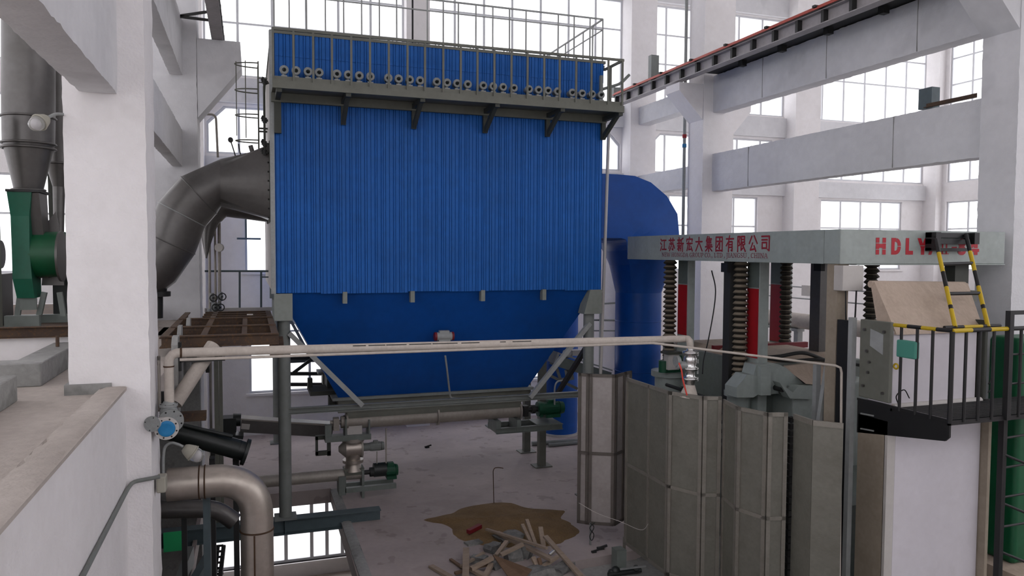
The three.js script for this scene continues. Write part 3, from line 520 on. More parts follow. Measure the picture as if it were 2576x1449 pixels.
// ---------- upper left: machine base, plinths, fan and cyclones ----------
{
  const BASE = atZ(80, 848, -11.8).y;
  structure('wall_base', bx(-13.9, -1.98, 3.7, BASE, -19, -11.8), M.plaster, 'low white wall carrying the fan machinery');
  const z = -11.75, ch = thing('channel_beam', 'rust-brown steel channel lying along the low white wall beneath the fan', 'steel beam', [-4.5, BASE, z]);
  part(ch, 'web', chan([-8, BASE + 0.075, z + 0.03], [-2.0, BASE + 0.075, z + 0.03], 0.15, 0.1), M.rust);
  const p1 = atY(104, 972, 3.75), t1 = atZ(102, 913, p1.z).y;
  solo('plinth', 'long grey concrete machine plinth with an anchor bolt on top', 'plinth', [rbx(-4.6, p1.x, 3.75, t1, p1.z - 0.35, p1.z, 0.015), rbx(p1.x - 0.32, p1.x, 3.75, t1 - 0.002, -11.75, p1.z - 0.34, 0.015)], M.greyc);
  const p2 = atY(45, 1009, 3.75);
  solo('plinth', 'short grey concrete plinth nearest the parapet coping', 'plinth', rbx(-4.6, p2.x, 3.75, atZ(45, 943, p2.z).y, p2.z, p2.z + 2.4, 0.015), M.greyc);
  const b = atY(148, 872, t1); b.x = p1.x - 0.16;
  solo('anchor_bolt', 'rusty anchor bolt standing on the grey concrete plinth', 'bolt', cyl([b.x, t1, b.z], [b.x, t1 + 0.14, b.z], 0.022, 0.022, 10), M.rust);
  structure('trim_20', bx(-1.84, -1.4, 3.72, 3.86, -9.85, -8.965), M.greyc, 'grey mortar band at the foot of the near column');
}
{
  const BASE = atZ(80, 848, -11.8).y, z = -13.4, A = (u, v, dz = 0) => atZ(u, v, z + dz), w = (px) => (px / FOCAL) * FW.dot(A(70, 500).sub(EYE));
  const cyclone = (name, label, cx, rows, dz) => {
    const A = (u, v) => atZ(u, v, z + dz), w = (px) => (px / FOCAL) * FW.dot(A(70, 500).sub(EYE));
    const t = thing(name, label, 'cyclone', A(cx, rows[rows.length - 1][0]));
    for (let i = 0; i < rows.length - 1; i++) part(t, rows[i][2] ?? 'shell', cyl(A(cx, rows[i + 1][0]), A(cx, rows[i][0]), w(rows[i + 1][1]), w(rows[i][1]), 36, false), M.darkSteel);
    return t;
  };
  const c = cyclone('cyclone', 'tall dark steel cyclone with a cone above the green fan duct', 72, [[-160, 58, 'cylinder'], [296, 58, 'cylinder'], [358, 57, 'cone'], [478, 32]], 0);
  for (const v of [296, 362, 374, 478]) part(c, 'flange', ring(A(72, v), [0, 1, 0], w(v > 450 ? 36 : 59), w(3), 36), M.darkSteel);
  const c2 = cyclone('cyclone', 'smaller dark steel cyclone partly hidden by the near column', 148, [[-160, 28, 'cylinder'], [412, 30, 'cone'], [470, 14, 'outlet'], [720, 9]], -1.1);
  part(c2, 'flange', ring(atZ(148, 412, z - 1.1), [0, 1, 0], w(35), w(3), 24), M.darkSteel);
  part(c2, 'support', bar(A(125, 415, -1.2), A(130, 560, -1.2), w(10)), M.oliveDark);
  const post = solo('steel_post', 'grey steel post standing beside the tall cyclone', 'post', [bx(A(3, 600).x, A(27, 600).x, BASE, A(10, 292).y, z + 0.5, z + 0.8)], M.olive);
  // green fan
  const f = thing('fan', 'green centrifugal fan with a square duct and round housing', 'fan', A(80, 800));
  const sq = (u0, u1, v, d) => { const a = A(u0, v), b = A(u1, v); return [[a.x, a.y, z + d], [b.x, b.y, z + d], [b.x, b.y, z - d], [a.x, a.y, z - d]]; };
  const stack = [[30, 92, 483, 0.28], [38, 84, 545, 0.24], [42, 86, 640, 0.25], [44, 92, 700, 0.26], [52, 96, 748, 0.2]];
  for (let i = 0; i < stack.length - 1; i++) part(f, i < 2 ? 'duct' : 'housing', solid(sq(...stack[i + 1]), sq(...stack[i])), M.greenBlower);
  part(f, 'collar', bx(A(28, 483).x, A(112, 483).x, A(72, 486).y, A(72, 480).y, z - 0.4, z + 0.3), M.dark);
  part(f, 'transition', solid(sq(86, 118, 700, 0.1).map(([x, y, q]) => [x, y, q - 0.2]), sq(84, 108, 488, 0.25)), M.darkSteel);
  part(f, 'impeller_housing', [cyl(A(86, 640, -0.1), A(165, 640, -0.1), w(58), w(58), 32)], M.green);
  part(f, 'inlet_flange', [cyl(A(152, 645, 0.1), A(158, 645, 0.1), w(64), w(64), 32)], M.darkSteel);
  part(f, 'plate', prism('z', [A(104, 560), A(128, 530), A(140, 590), A(150, 720), A(92, 720)].map((p) => [p.x, p.y]), z - 0.35, z - 0.3), M.darkSteel);
  for (const [u0, u1] of [[52, 44], [112, 98], [150, 160]]) part(f, 'leg', bar(A(u0, 735), A(u1, 795), w(12)), M.greyGreen);
  part(f, 'cross_plate', bx(A(56, 760).x, A(98, 760).x, A(72, 778).y, A(72, 748).y, z + 0.1, z + 0.14), M.greyGreen);
  part(f, 'base_frame', bx(A(26, 800).x, A(112, 800).x, BASE, A(72, 790).y, z + 0.2, z + 0.32), M.greyGreen);
  part(f, 'bearing_block', [bx(A(104, 700).x, A(175, 700).x, BASE, A(72, 690).y, z - 1.1, z - 0.7), cyl(A(120, 650, -0.9), A(175, 650, -0.9), w(40))], M.blackGreen);
  solo('deck_plate', 'dark rusty deck plate on top of the low white wall under the fan', 'deck', bx(-9, -2.0, BASE, BASE + 0.02, -18.5, -11.9), M.rust);
  part(f, 'base_frame', [bx(A(26, 800).x, A(170, 800).x, BASE, A(72, 797).y, z - 0.5, z - 0.4)], M.greyGreen);
  solo('motor', 'dark machine casing behind the grey steel post by the fan', 'motor', [cyl(A(-60, 640, -0.3), A(4, 640, -0.3), w(36)), bx(A(-60, 700).x, A(2, 700).x, BASE, A(0, 690).y, z - 0.6, z)], M.blackGreen);
  solo('board', 'tan sheet lying on the machine base beside the fan frame', 'board', [solid([[A(95, 822).x, BASE + 0.005, -12.2], [A(168, 822).x, BASE + 0.005, -12.2], [A(168, 800).x, BASE + 0.005, -13], [A(112, 806).x, BASE + 0.005, -13]], [[A(95, 822).x, BASE + 0.04, -12.2], [A(168, 822).x, BASE + 0.04, -12.2], [A(168, 800).x, BASE + 0.04, -13], [A(112, 806).x, BASE + 0.04, -13]])], M.tarp);
}
// flood lamps on bent pipes
function lamp(label, arm, head, dir, r) {
  const t = thing('floodlight', label, 'lamp', arm[0]), d = vec(dir).normalize(), h = vec(head);
  part(t, 'arm', tube(arm, 0.016, 0.12), M.galv);
  part(t, 'housing', lathe([[0.001, 0], [r * 0.5, 0], [r * 0.75, 0.25], [r * 1.05, 0.8], [r * 1.1, 1], [0.001, 1]], h, h.clone().addScaledVector(d, r * 1.5)), M.lampBody);
  part(t, 'rim', ring(h.clone().addScaledVector(d, r * 1.5), d, r * 1.05, r * 0.12, 20), M.lampBody);
  const gl = part(t, 'glass', lathe([[r * 0.95, 0], [r * 0.95, 0.4], [r * 0.75, 0.8], [r * 0.4, 0.98], [0.001, 1]], h.clone().addScaledVector(d, r * 1.5), h.clone().addScaledVector(d, r * 3)), M.lampGlass);
  part(gl, 'bulb', ball(h.clone().addScaledVector(d, r * 2.1), r * 0.45, 1, 1.2, 1), M.white);
}
lamp('caged floodlight on a bent pipe in front of the tall cyclone', [atZ(160, 288, -8.98), atZ(140, 286, -8.95), atZ(122, 295, -8.9)], atZ(118, 298, -8.9), atZ(72, 322, -8.7).sub(atZ(118, 298, -8.9)), 0.075);
lamp('dusty floodlight on a hooked conduit above the big steel elbow', [atZ(411, 1190, -9.6), atZ(411, 1150, -9.6), atZ(414, 1124, -9.6), atZ(430, 1112, -9.6), atZ(452, 1119, -9.6), atZ(460, 1124, -9.6)], atZ(462, 1126, -9.6), atZ(496, 1146, -9.6).sub(atZ(462, 1126, -9.6)), 0.085);
// conduit running down the near column and along the parapet wall
{
  const t = thing('conduit', 'grey conduit with a junction box running down across the white wall and column', 'conduit', [-1, 2, -8.9]);
  const x = Xl + 0.03;
  part(t, 'pipe_run', tube([atZ(402, 1199, -8.97), atZ(372, 1205, -8.97), atZ(334, 1212, -8.97), atX(322, 1228, -1.245), atX(200, 1465, -1.245)], 0.022, 0.12), M.grey);
  part(t, 'junction_box', [rbx(-1.0, -0.9, atZ(405, 1236, -9.2).y, atZ(405, 1196, -9.2).y, -9.3, -9.12, 0.02)], M.lampBody);
}
{ const t = thing('conduit', 'hook-topped conduit on the side of the near column', 'conduit', [-0.98, 2, -9.4]); part(t, 'pipe_run', tube([atX(404, 901, -0.99), atX(392, 902, -0.99), atX(388, 912, -0.99), atX(396, 1045, -0.99)].map((p) => p.setZ(-9.5)), 0.018, 0.06), M.dull);
  part(t, 'sleeve', bar(atX(404, 995, -0.96).setZ(-9.6), atX(404, 1110, -0.96).setZ(-9.6), 0.06), M.black); }

// ---------- bare steel floor frame beside the filter ----------
{
  const y = 4.04, zf = -11.9, zb = -16.6, xl = -1.2, xr = 0.36, t = thing('floor_frame', 'rusty unfinished steel floor frame without grating beside the filter', 'steel frame', [-0.4, y, -14]);
  for (const z of [zf, -13.35, -14.9]) part(t, 'joist', hbeam([xl, y - 0.085, z], [xr + 0.05, y - 0.085, z], 0.17, 0.1), M.rust);
  for (const z of [-15.6, -16.1, zb]) part(t, 'joist', hbeam([xl + 0.35, y - 0.08, z], [xr, y - 0.08, z], 0.12, 0.08), M.rust);
  for (const [x, w] of [[xl + 0.02, 0.1], [-0.65, 0.09], [-0.08, 0.08], [xr, 0.1]]) part(t, 'beam', hbeam([x, y - 0.1, zf], [x, y - 0.1, x === -0.08 ? -15 : zb], 0.16, w), M.rust);
  part(t, 'post', bar([xr + 0.02, y - 0.25, zf - 0.05], [xr + 0.02, y - 0.18, zf - 0.3], 0.2), M.rust);
  for (const [u, v, w, d] of [[1385, 245, 0.07, 0.1]]) part(t, 'loose_plate', bx(-0.05, 0.06, y + 0.005, y + 0.015, -15.4, -15.2), M.offWhite);
  for (const [u, v, z, k] of [[430, 850, -11.3, 1], [440, 823, -12.2, 2], [464, 803, -13.9, 3]]) {
    const p = atZ(u, v, z);
    solo('beam_stub', ['chamfered concrete beam stub nearest the long dusty pipe', 'chamfered concrete stub in the first cell of the rusty frame', 'chamfered concrete stub in the rear cell of the rusty frame'][k - 1], 'concrete stub', prism('x', [[z, 3.0], [z - 0.35, 3.0], [z - 0.35, p.y], [z - 0.12, p.y], [z, p.y - 0.1]], -1.02, p.x + 0.08), M.greyc);
  }
}
// handrail and bundle of valve pipes behind the frame
{
  const z = -18.4, A = (u, v) => atZ(u, v, z), t = thing('handrail', 'grey pipe handrail behind the unfinished floor frame', 'railing', A(600, 778));
  part(t, 'top_rail', cyl(A(515, 682), A(676, 682), 0.022), M.teal);
  for (const u of [603, 657]) part(t, 'post', bar(A(u, 682), A(u, 778), 0.045), M.teal);
  part(t, 'floor_edge', bx(A(515, 778).x, A(684, 778).x, A(600, 783).y, A(600, 774).y, z - 0.05, z + 0.05), M.offWhite);
  part(t, 'mid_rail', [bar(A(657, 697), A(680, 697), 0.03)], M.teal);
  const g = thing('valve_pipes', 'cluster of thin grey pipes with hand valves beside the far white column', 'pipes', A(540, 790));
  for (const [u, v0, v1, r] of [[529, 545, 800, 0.028], [543, 560, 795, 0.024], [553, 550, 790, 0.034]]) part(g, 'riser', cyl(A(u, v1).setZ(-17.9).setY(0), A(u, v0).setZ(-17.9), r), M.dull);
  for (const [u, v] of [[536, 745], [557, 742], [541, 768], [553, 768]]) { const c = A(u, v).setZ(-17.8); const q = part(g, 'valve', [ball(c, 0.06), cyl([c.x, c.y - 0.1, c.z], [c.x, c.y + 0.1, c.z], 0.045)], M.galv); part(q, 'hand_wheel', [ring([c.x + 0.04, c.y, c.z + 0.1], [0, 0, 1], 0.075, 0.012, 18), cyl(c, [c.x + 0.04, c.y, c.z + 0.1], 0.014)], M.dark); }
  part(g, 'gauge', [cyl(A(553, 623).setZ(-17.7), A(556, 623).setZ(-17.78), 0.09)], M.offWhite);
  part(g, 'drop_leg', [cyl(A(531, 806).setZ(-17.6), A(531, 770).setZ(-17.6), 0.04), cyl(A(531, 786).setZ(-17.6), A(531, 780).setZ(-17.6), 0.09)], M.galv);
  const l = thing('drop_pipe', 'bent grey pipe in front of the arched window beside the far column', 'pipe', atZ(548, 388, -18.9));
  part(l, 'pipe_run', tube([atZ(508, 287, -18.9), atZ(543, 288, -18.9), atZ(548, 396, -18.9)], 0.026, 0.12), M.dull);
  const h = thing('hinged_vent', 'dark vent pane opened from the lower window behind the duct', 'vent', atZ(600, 600, ZW + 0.3));
  part(h, 'frame', [bar(atZ(597, 600, ZW + 0.4), atZ(655, 601, ZW + 0.02), 0.05), bar(atZ(618, 552, ZW + 0.1), atZ(619, 600, ZW + 0.2), 0.05)], M.teal);
}
// downpipe by the right end of the filter and on the far right column
{ const x = 7.42, z = -14.9; solo('downpipe', 'slim white vertical pipe just beside the right leg of the filter', 'pipe', [cyl([x - 0.28, 0, z], [x - 0.08, 8.0, z], 0.035), ...[4.42, 1.9].map((y) => bx(7.0, x - 0.15, y - 0.02, y + 0.02, z - 0.02, z + 0.02))], M.offWhite); }
{ const x = Xr - 0.07; const t = thing('downpipe', 'grey pipe with red and blue bands on the side of the far concrete column', 'pipe', [x, 0, -18.6]); part(t, 'pipe', cyl([x, 0, -18.82], [x, YR, -18.82], 0.045), M.galv); part(t, 'band', cyl([x, atX(1733, 340, x).y - 0.05, -18.82], [x, atX(1733, 340, x).y + 0.05, -18.82], 0.06), M.red, 'red band'); part(t, 'band', cyl([x, atX(1733, 364, x).y - 0.05, -18.82], [x, atX(1733, 364, x).y + 0.05, -18.82], 0.06), M.capBlue, 'blue band'); }

// ---------- conveyors under the hoppers ----------
function motor(parent, a, b, r, m, feet = true) {                  // finned motor from a (shaft end) to b (fan end)
  a = vec(a); b = vec(b); const L = a.distanceTo(b), d = b.clone().sub(a).normalize(), at = (t) => a.clone().addScaledVector(d, t * L);
  const body = part(parent, 'motor', [cyl(a, at(0.78), r, r, 20), cyl(at(0.8), b, r * 1.02, r * 0.9, 20), bx(at(0.4).x - r * 0.5, at(0.4).x + r * 0.5, a.y + r * 0.8, a.y + r * 1.35, a.z - r * 0.5, a.z + r * 0.5), ...(feet ? [bx(at(0.2).x - r * 0.3, at(0.7).x + r * 0.3, a.y - r * 1.3, a.y - r * 0.8, a.z - r, a.z + r)] : [])], m);
  part(body, 'cooling_fin', Array.from({ length: 10 }, (_, k) => { const t = (k / 10) * Math.PI * 2, o = V(0, Math.cos(t) * r, Math.sin(t) * r); return bar(at(0.1).add(o), at(0.72).add(o), 0.012, 0.012); }), m).userData.kind = 'stuff';
  return body;
}
{
  const z = -16.3, A = (u, v, dz = 0) => atZ(u, v, z + dz), a = A(872, 1062), b = A(1306, 1031), r = 0.155, y = (a.y + b.y) / 2;
  const t = thing('screw_conveyor', 'long dusty steel screw conveyor tube slung under the front hopper', 'conveyor', [a.x, 0, z]);
  part(t, 'tube', cyl([a.x, y, z], [b.x, y, z], r, r, 28), M.dull);
  part(t, 'trough_top', bx(a.x, b.x, y + 0.1, y + 0.25, z - 0.13, z + 0.13), M.olive);
  for (const x of [a.x, A(1100, 1046).x, b.x]) part(t, 'flange', cyl([x - 0.02, y, z], [x + 0.02, y, z], r + 0.05, r + 0.05, 28), M.dull);
  part(t, 'bearing', [cyl([b.x, y, z], [b.x + 0.28, y, z], 0.055), bx(b.x + 0.08, b.x + 0.2, y - 0.14, y + 0.1, z - 0.09, z + 0.09)], M.dark);
  part(t, 'bearing', [cyl([a.x - 0.34, y, z], [a.x, y, z], 0.05), cyl([a.x - 0.12, y, z], [a.x - 0.04, y, z], 0.13), bx(a.x - 0.28, a.x - 0.16, y - 0.16, y + 0.1, z - 0.09, z + 0.09)], M.dull);
  part(t, 'coupling', [cyl([b.x + 0.3, y, z], [b.x + 0.38, y, z], 0.1), cyl([b.x + 0.28, y, z], [b.x + 0.5, y, z], 0.06)], M.dark);
  const mx = A(1362, 1031).x;
  part(t, 'gearbox', [bx(b.x + 0.48, mx, y - 0.17, y + 0.13, z - 0.12, z + 0.12), cyl([mx - 0.1, y, z], [mx, y, z], 0.17)], M.motorGreen);
  motor(t, [mx, y, z], [A(1416, 1028).x, y, z], 0.15, M.motorGreen);
  const py = A(1310, 1072).y;
  part(t, 'drive_platform', [...chan([A(1238, 1072).x, py, z + 0.3], [A(1403, 1062).x, py, z + 0.3], 0.13, 0.07), ...chan([A(1238, 1072).x, py, z - 0.3], [A(1403, 1062).x, py, z - 0.3], 0.13, 0.07), bx(A(1340, 1066).x, A(1400, 1066).x, py + 0.06, py + 0.08, z - 0.3, z + 0.3), bx(A(1238, 1066).x, A(1250, 1066).x, py - 0.05, py + 0.22, z - 0.3, z + 0.3), bx(A(1290, 1066).x, A(1300, 1066).x, py - 0.05, py + 0.22, z - 0.3, z + 0.3)], M.greyGreen);
  // discharge end
  const q = A(870, 1098).y;
  part(t, 'end_platform', [bx(A(816, 1098).x, A(930, 1098).x, q - 0.05, q + 0.07, z + 0.16, z + 0.22), bx(A(816, 1098).x, A(930, 1098).x, q - 0.05, q, z - 0.3, z + 0.2), bx(A(816, 1098).x, A(832, 1098).x, q, y, z + 0.1, z + 0.2), bx(A(866, 1098).x, A(870, 1098).x, q, y + 0.1, z - 0.2, z + 0.2), bx(A(924, 1098).x, A(928, 1098).x, q, y + 0.05, z - 0.2, z + 0.2)], M.greyGreen);
  part(t, 'label_plate', bx(A(871, 1080).x, A(908, 1080).x, A(890, 1088).y, A(890, 1067).y, z + 0.17, z + 0.18), M.offWhite);
  part(t, 'hanging_frame', [bx(A(793, 1100).x, A(799, 1100).x, A(800, 1142).y, A(800, 1096).y, z, z + 0.1), bx(A(822, 1100).x, A(831, 1100).x, A(800, 1146).y, A(800, 1096).y, z, z + 0.1), bx(A(793, 1100).x, A(831, 1100).x, A(800, 1144).y, A(800, 1134).y, z, z + 0.1), bx(A(793, 1100).x, A(831, 1100).x, A(800, 1104).y, A(800, 1094).y, z, z + 0.1)], M.oliveDark);
  // rotary valve under the discharge
  const v = thing('rotary_valve', 'bronze-grey rotary valve with a grey geared motor beneath the screw conveyor', 'valve', A(886, 1180)), c = A(888, 1127);
  part(v, 'inlet_flange', [cyl([c.x, A(888, 1108).y, z], [c.x, A(888, 1100).y, z], 0.24, 0.24, 24), cyl([c.x, A(888, 1115).y, z], [c.x, A(888, 1106).y, z], 0.17, 0.2, 24)], M.dull);
  part(v, 'body', [cyl([c.x - 0.16, c.y, z], [c.x + 0.16, c.y, z], 0.19, 0.19, 28)], M.stainless);
  part(v, 'end_cover', cyl([c.x - 0.3, c.y, z], [c.x - 0.16, c.y, z], 0.06, 0.19, 24), M.dull); part(v, 'end_cover', cyl([c.x + 0.16, c.y, z], [c.x + 0.2, c.y, z], 0.21, 0.21, 24), M.dull);
  part(v, 'outlet_neck', [cyl([c.x, A(888, 1155).y, z], [c.x, c.y - 0.12, z], 0.15, 0.17, 24), cyl([c.x, A(888, 1162).y, z], [c.x, A(888, 1155).y, z], 0.22, 0.22, 24), cyl([c.x, A(888, 1182).y, z], [c.x, A(888, 1162).y, z], 0.22, 0.14, 24)], M.stainless);
  part(v, 'gearbox', [cyl([c.x + 0.2, c.y, z], [c.x + 0.36, c.y, z], 0.085)], M.grey);
  motor(v, [c.x + 0.36, c.y, z], [A(966, 1124).x, c.y, z], 0.095, M.grey, false);
  // lower screw conveyor
  const l0 = A(520, 1199), l1 = A(908, 1199), ly = A(800, 1199).y, s = thing('screw_conveyor', 'low screw conveyor pipe lying across the floor opening', 'conveyor', [l1.x, 0, z]);
  part(s, 'tube', cyl([l0.x, ly, z], [l1.x, ly, z], 0.125, 0.125, 24), M.dull);
  part(s, 'inlet_box', solid([[A(866, 1200).x, ly, z + 0.14], [A(912, 1200).x, ly, z + 0.14], [A(912, 1200).x, ly, z - 0.14], [A(866, 1200).x, ly, z - 0.14]], [[A(864, 1182).x, ly + 0.14, z + 0.16], [A(914, 1182).x, ly + 0.14, z + 0.16], [A(914, 1182).x, ly + 0.14, z - 0.16], [A(864, 1182).x, ly + 0.14, z - 0.16]]), M.olive);
  part(s, 'end_flange', cyl([l1.x, ly, z], [l1.x + 0.03, ly, z], 0.18, 0.18, 24), M.grey);
  part(s, 'coupling', [cyl([l1.x + 0.03, ly, z], [A(936, 1198).x, ly, z], 0.05), cyl([A(930, 1198).x, ly, z], [A(942, 1198).x, ly, z], 0.1)], M.dark);
  part(s, 'gearbox', [cyl([A(940, 1196).x, ly + 0.03, z - 0.02], [A(972, 1196).x, ly + 0.03, z - 0.02], 0.15, 0.15, 20)], M.blackGreen);
  motor(s, [A(970, 1196).x, ly, z], [A(1000, 1196).x, ly, z], 0.13, M.motorGreen);
  part(s, 'support_frame', [bx(A(866, 1230).x, A(993, 1224).x, 0.16, 0.26, z + 0.1, z + 0.2), bx(A(866, 1230).x, A(993, 1224).x, 0.16, 0.26, z - 0.24, z - 0.16), bx(A(850, 1220).x, A(868, 1220).x, 0.12, ly, z - 0.2, z + 0.2), bx(A(908, 1220).x, A(914, 1220).x, 0, ly + 0.12, z - 0.16, z + 0.16)], M.greyGreen);
  for (const [u, r2] of [[948, 0.012], [971, 0.016]]) solo('cable', u < 960 ? 'thin cable dropping from the rotary valve motor to the floor' : 'thin upright conduit from the screw conveyor to the lower motor', 'cable', cyl([A(u, 1200).x, 0.45, z + 0.02], [A(u, 1200).x, u < 960 ? A(948, 1135).y : A(971, 1076).y, z + 0.02], r2), M.dull);
  // posts beside the drive
  for (const [u, vf, lab] of [[1362, 1172, 'square grey steel post nearer the screw conveyor motor'], [1324, 1136, 'square grey steel post further behind the screw conveyor motor']]) {
    const f = atY(u, vf, 0), p = thing('steel_post', lab, 'post', f);
    part(p, 'shaft', bx(f.x - 0.085, f.x + 0.085, 0, 2.95, f.z - 0.085, f.z + 0.085), M.olive);
    part(p, 'foot_plate', bx(f.x - 0.22, f.x + 0.22, 0, 0.025, f.z - 0.18, f.z + 0.18), M.olive);
  }
  // rear conveyor with its inclined flight
  const rc = thing('screw_conveyor', 'dark inclined conveyor trough behind the tubular leg', 'conveyor', A(700, 1090, -1.4));
  part(rc, 'trough', [bar(A(606, 1066, -1.4), A(835, 1080, -1.4), 0.36, 0.3)], M.darkSteel);
  part(rc, 'lid', bar(A(606, 1050, -1.4), A(835, 1066, -1.4), 0.4, 0.03), M.dull);
  part(rc, 'label_plate', bar(A(607, 1072, -1.2), A(628, 1074, -1.2), 0.01, 0.12), M.offWhite);
  const dr = thing('conveyor_drive', 'dark drive unit with a chain guard at the end of the inclined conveyor', 'motor', A(575, 1100, -1.2));
  part(dr, 'gearbox', [bx(A(556, 1070).x, A(592, 1070).x, A(575, 1088, -1).y, A(575, 1052, -1).y, z - 1.35, z - 0.95), cyl(A(586, 1056, -1.1), A(606, 1056, -1.1), 0.14)], M.blackGreen);
  part(dr, 'base', bar(A(525, 1086, -1), A(612, 1096, -1), 0.4, 0.07), M.blackGreen);
  part(dr, 'pulley', cyl(A(546, 1062, -0.95), A(552, 1062, -0.95), 0.14), M.dark);
  for (const u of [538, 593]) part(dr, 'leg', bx(A(u - 8, 1100, -1).x, A(u + 8, 1100, -1).x, 0, A(u, 1096, -1).y, z - 1.1, z - 0.95), M.dark);
  part(rc, 'chute', [bx(A(832, 1040).x, A(852, 1040).x, A(842, 1040).y, A(842, 1005).y, z - 0.6, z - 0.3), bx(A(782, 985).x, A(848, 985).x, A(800, 1000).y, A(800, 990).y, z - 1.1, z - 0.2), bx(A(782, 985).x, A(794, 985).x, A(800, 998).y, A(800, 968).y, z - 1, z - 0.8), bx(A(830, 970).x, A(846, 970).x, A(800, 995).y, A(800, 958).y, z - 1.2, z - 0.6)], M.oliveDark);
  for (const v of [900, 940, 967]) solo('strut', ['thin dark brace beam crossing the lower window nearest the long pipe', 'middle dark brace beam crossing the lower window', 'lowest dark brace beam crossing the lower window'][[900, 940, 967].indexOf(v)], 'steel beam', bar(A(722, v, -4.6), A(812, v, -4.6), 0.09), M.dark);
  solo('strut', 'short slanting dark brace in front of the lower window', 'steel beam', bar(A(738, 938, -4.5), A(786, 902, -4.5), 0.08), M.dark);
}
// inclined chute behind the right leg, with its feet
{
  const z = -17.6, A = (u, v) => atZ(u, v, z), t = thing('screw_conveyor', 'pale grey inclined trough conveyor rising behind the right leg of the filter', 'conveyor', A(1400, 900));
  part(t, 'trough', [bar(A(1392, 905), A(1528, 947), 0.34, 0.26)], M.greyGreen);
  part(t, 'lid', bar(A(1396, 886), A(1532, 929), 0.4, 0.035), M.greyLight);
  part(t, 'end_plate', bar(A(1388, 912), A(1398, 884), 0.42, 0.06), M.greyLight);
  part(t, 'support', [bar(A(1400, 925), A(1410, 955), 0.06), bar(A(1378, 942), A(1452, 978), 0.07), bar(A(1410, 955), A(1430, 953), 0.06), bar(A(1430, 930), A(1434, 955), 0.16)], M.grey);
  part(t, 'top_motor', [bx(A(1434, 880).x, A(1456, 880).x, A(1440, 893).y, A(1440, 880).y, z - 0.1, z + 0.15), cyl(A(1420, 892), A(1436, 888), 0.11)], M.offWhite);
  part(t, 'cable', tube([atZ(1395, 1022, -16.2), atZ(1395, 975, -16.2), atZ(1400, 960, -16.4), atZ(1425, 955, -16.6)], 0.02, 0.12), M.galv);
  solo('pipe', 'loose grey steel pipe lying on the floor at the foot of the blue upright pipe', 'pipe', [cyl(atY(1338, 1116, 0.06), atY(1470, 1108, 0.06), 0.06), cyl(atY(1380, 1120, 0.05), atY(1470, 1112, 0.05), 0.05)], M.grey);
}
// ---------- long pipe across the hall ----------
{
  const t = thing('long_pipe', 'long dusty steel pipe running level across the hall in front of the filter', 'pipe', [2, 4, -9.8]);
  const p0 = atZ(424, 888, -9.4), p1 = atZ(1726, 852, -10.2), r = 0.053, z = -10.2, A = (u, v, dz = 0) => atZ(u, v, z + dz), x1 = p1.x, on = (k) => p0.clone().lerp(p1, k);
  part(t, 'pipe_run', tube([atZ(424, 1012, -9.4).setX(p0.x), p0, p1, p1.clone().add(V(0, 0, 0.1)), [x1 + 0.02, A(1733, 880).y, z + 0.1]], r, 0.12, 160, 16), M.pipe);
  part(t, 'weld', cyl(on(0.016), on(0.019), r + 0.006), M.weld);
  part(t, 'weld', cyl([p0.x, p0.y - 0.16, p0.z], [p0.x, p0.y - 0.145, p0.z], r + 0.006), M.weld);
  part(t, 'paint_scrape', Array.from({ length: 16 }, () => { const k = rr(0.24, 0.66), a = on(k).add(V(0, 0.03, r * 0.84)), b = on(k + rr(0.01, 0.03)).add(V(0, 0.03, r * 0.84)); return bar(a, b, 0.01, 0.007, V(0, 0.8, 0.6)); }), M.dark).userData.kind = 'stuff';
  const s = thing('thin_pipe', 'thin pipe strung just below the long dusty pipe and turning toward the press', 'pipe', [2, 3.9, -9.8]);
  part(s, 'pipe_run', tube([atZ(452, 905, -9.4), atZ(1642, 863, -10.1), atZ(2112, 921, -8.7), atZ(2117, 930, -8.7), atZ(2112, 1450, -8.5)], 0.018, 0.05, 160, 10), M.pipe);
  // valve at the press end
  const v = thing('control_valve', 'bright stainless steel valve stack hanging from the end of the long pipe', 'valve', [x1, 2.8, z + 0.1]);
  const cx = x1 + 0.02, Y = (q) => A(1735, q).y, zz = z + 0.1;
  part(v, 'body', lathe([[0.06, 0], [0.075, 0.02], [0.075, 0.12], [0.12, 0.14], [0.12, 0.2], [0.075, 0.22], [0.07, 0.38], [0.125, 0.41], [0.125, 0.47], [0.08, 0.5], [0.1, 0.62], [0.1, 0.72], [0.075, 0.8], [0.12, 0.84], [0.12, 0.9], [0.06, 0.92], [0.06, 1]], [cx, Y(965), zz], [cx, Y(872), zz], 24), M.chrome);
  part(v, 'actuator', [cyl([cx - 0.22, Y(915), zz - 0.04], [cx, Y(915), zz], 0.06), cyl([cx - 0.24, Y(905), zz - 0.04], [cx - 0.18, Y(905), zz - 0.04], 0.08)], M.galv);
  for (const q of [888, 906, 932, 950]) part(v, 'bolt', cyl([cx + 0.1, Y(q) - 0.03, zz + 0.05], [cx + 0.1, Y(q) + 0.03, zz + 0.05], 0.014), M.galv);
  part(v, 'cone', cyl([cx - 0.02, Y(996), zz], [cx, Y(965), zz], 0.15, 0.075), M.pipe);
  solo('cable', 'red flexible wire hanging beside the stainless steel valve', 'cable', spline([A(1708, 913, 0.25), A(1714, 930, 0.3), A(1718, 955, 0.3), A(1728, 994, 0.3)], 0.012), M.redWire);
}
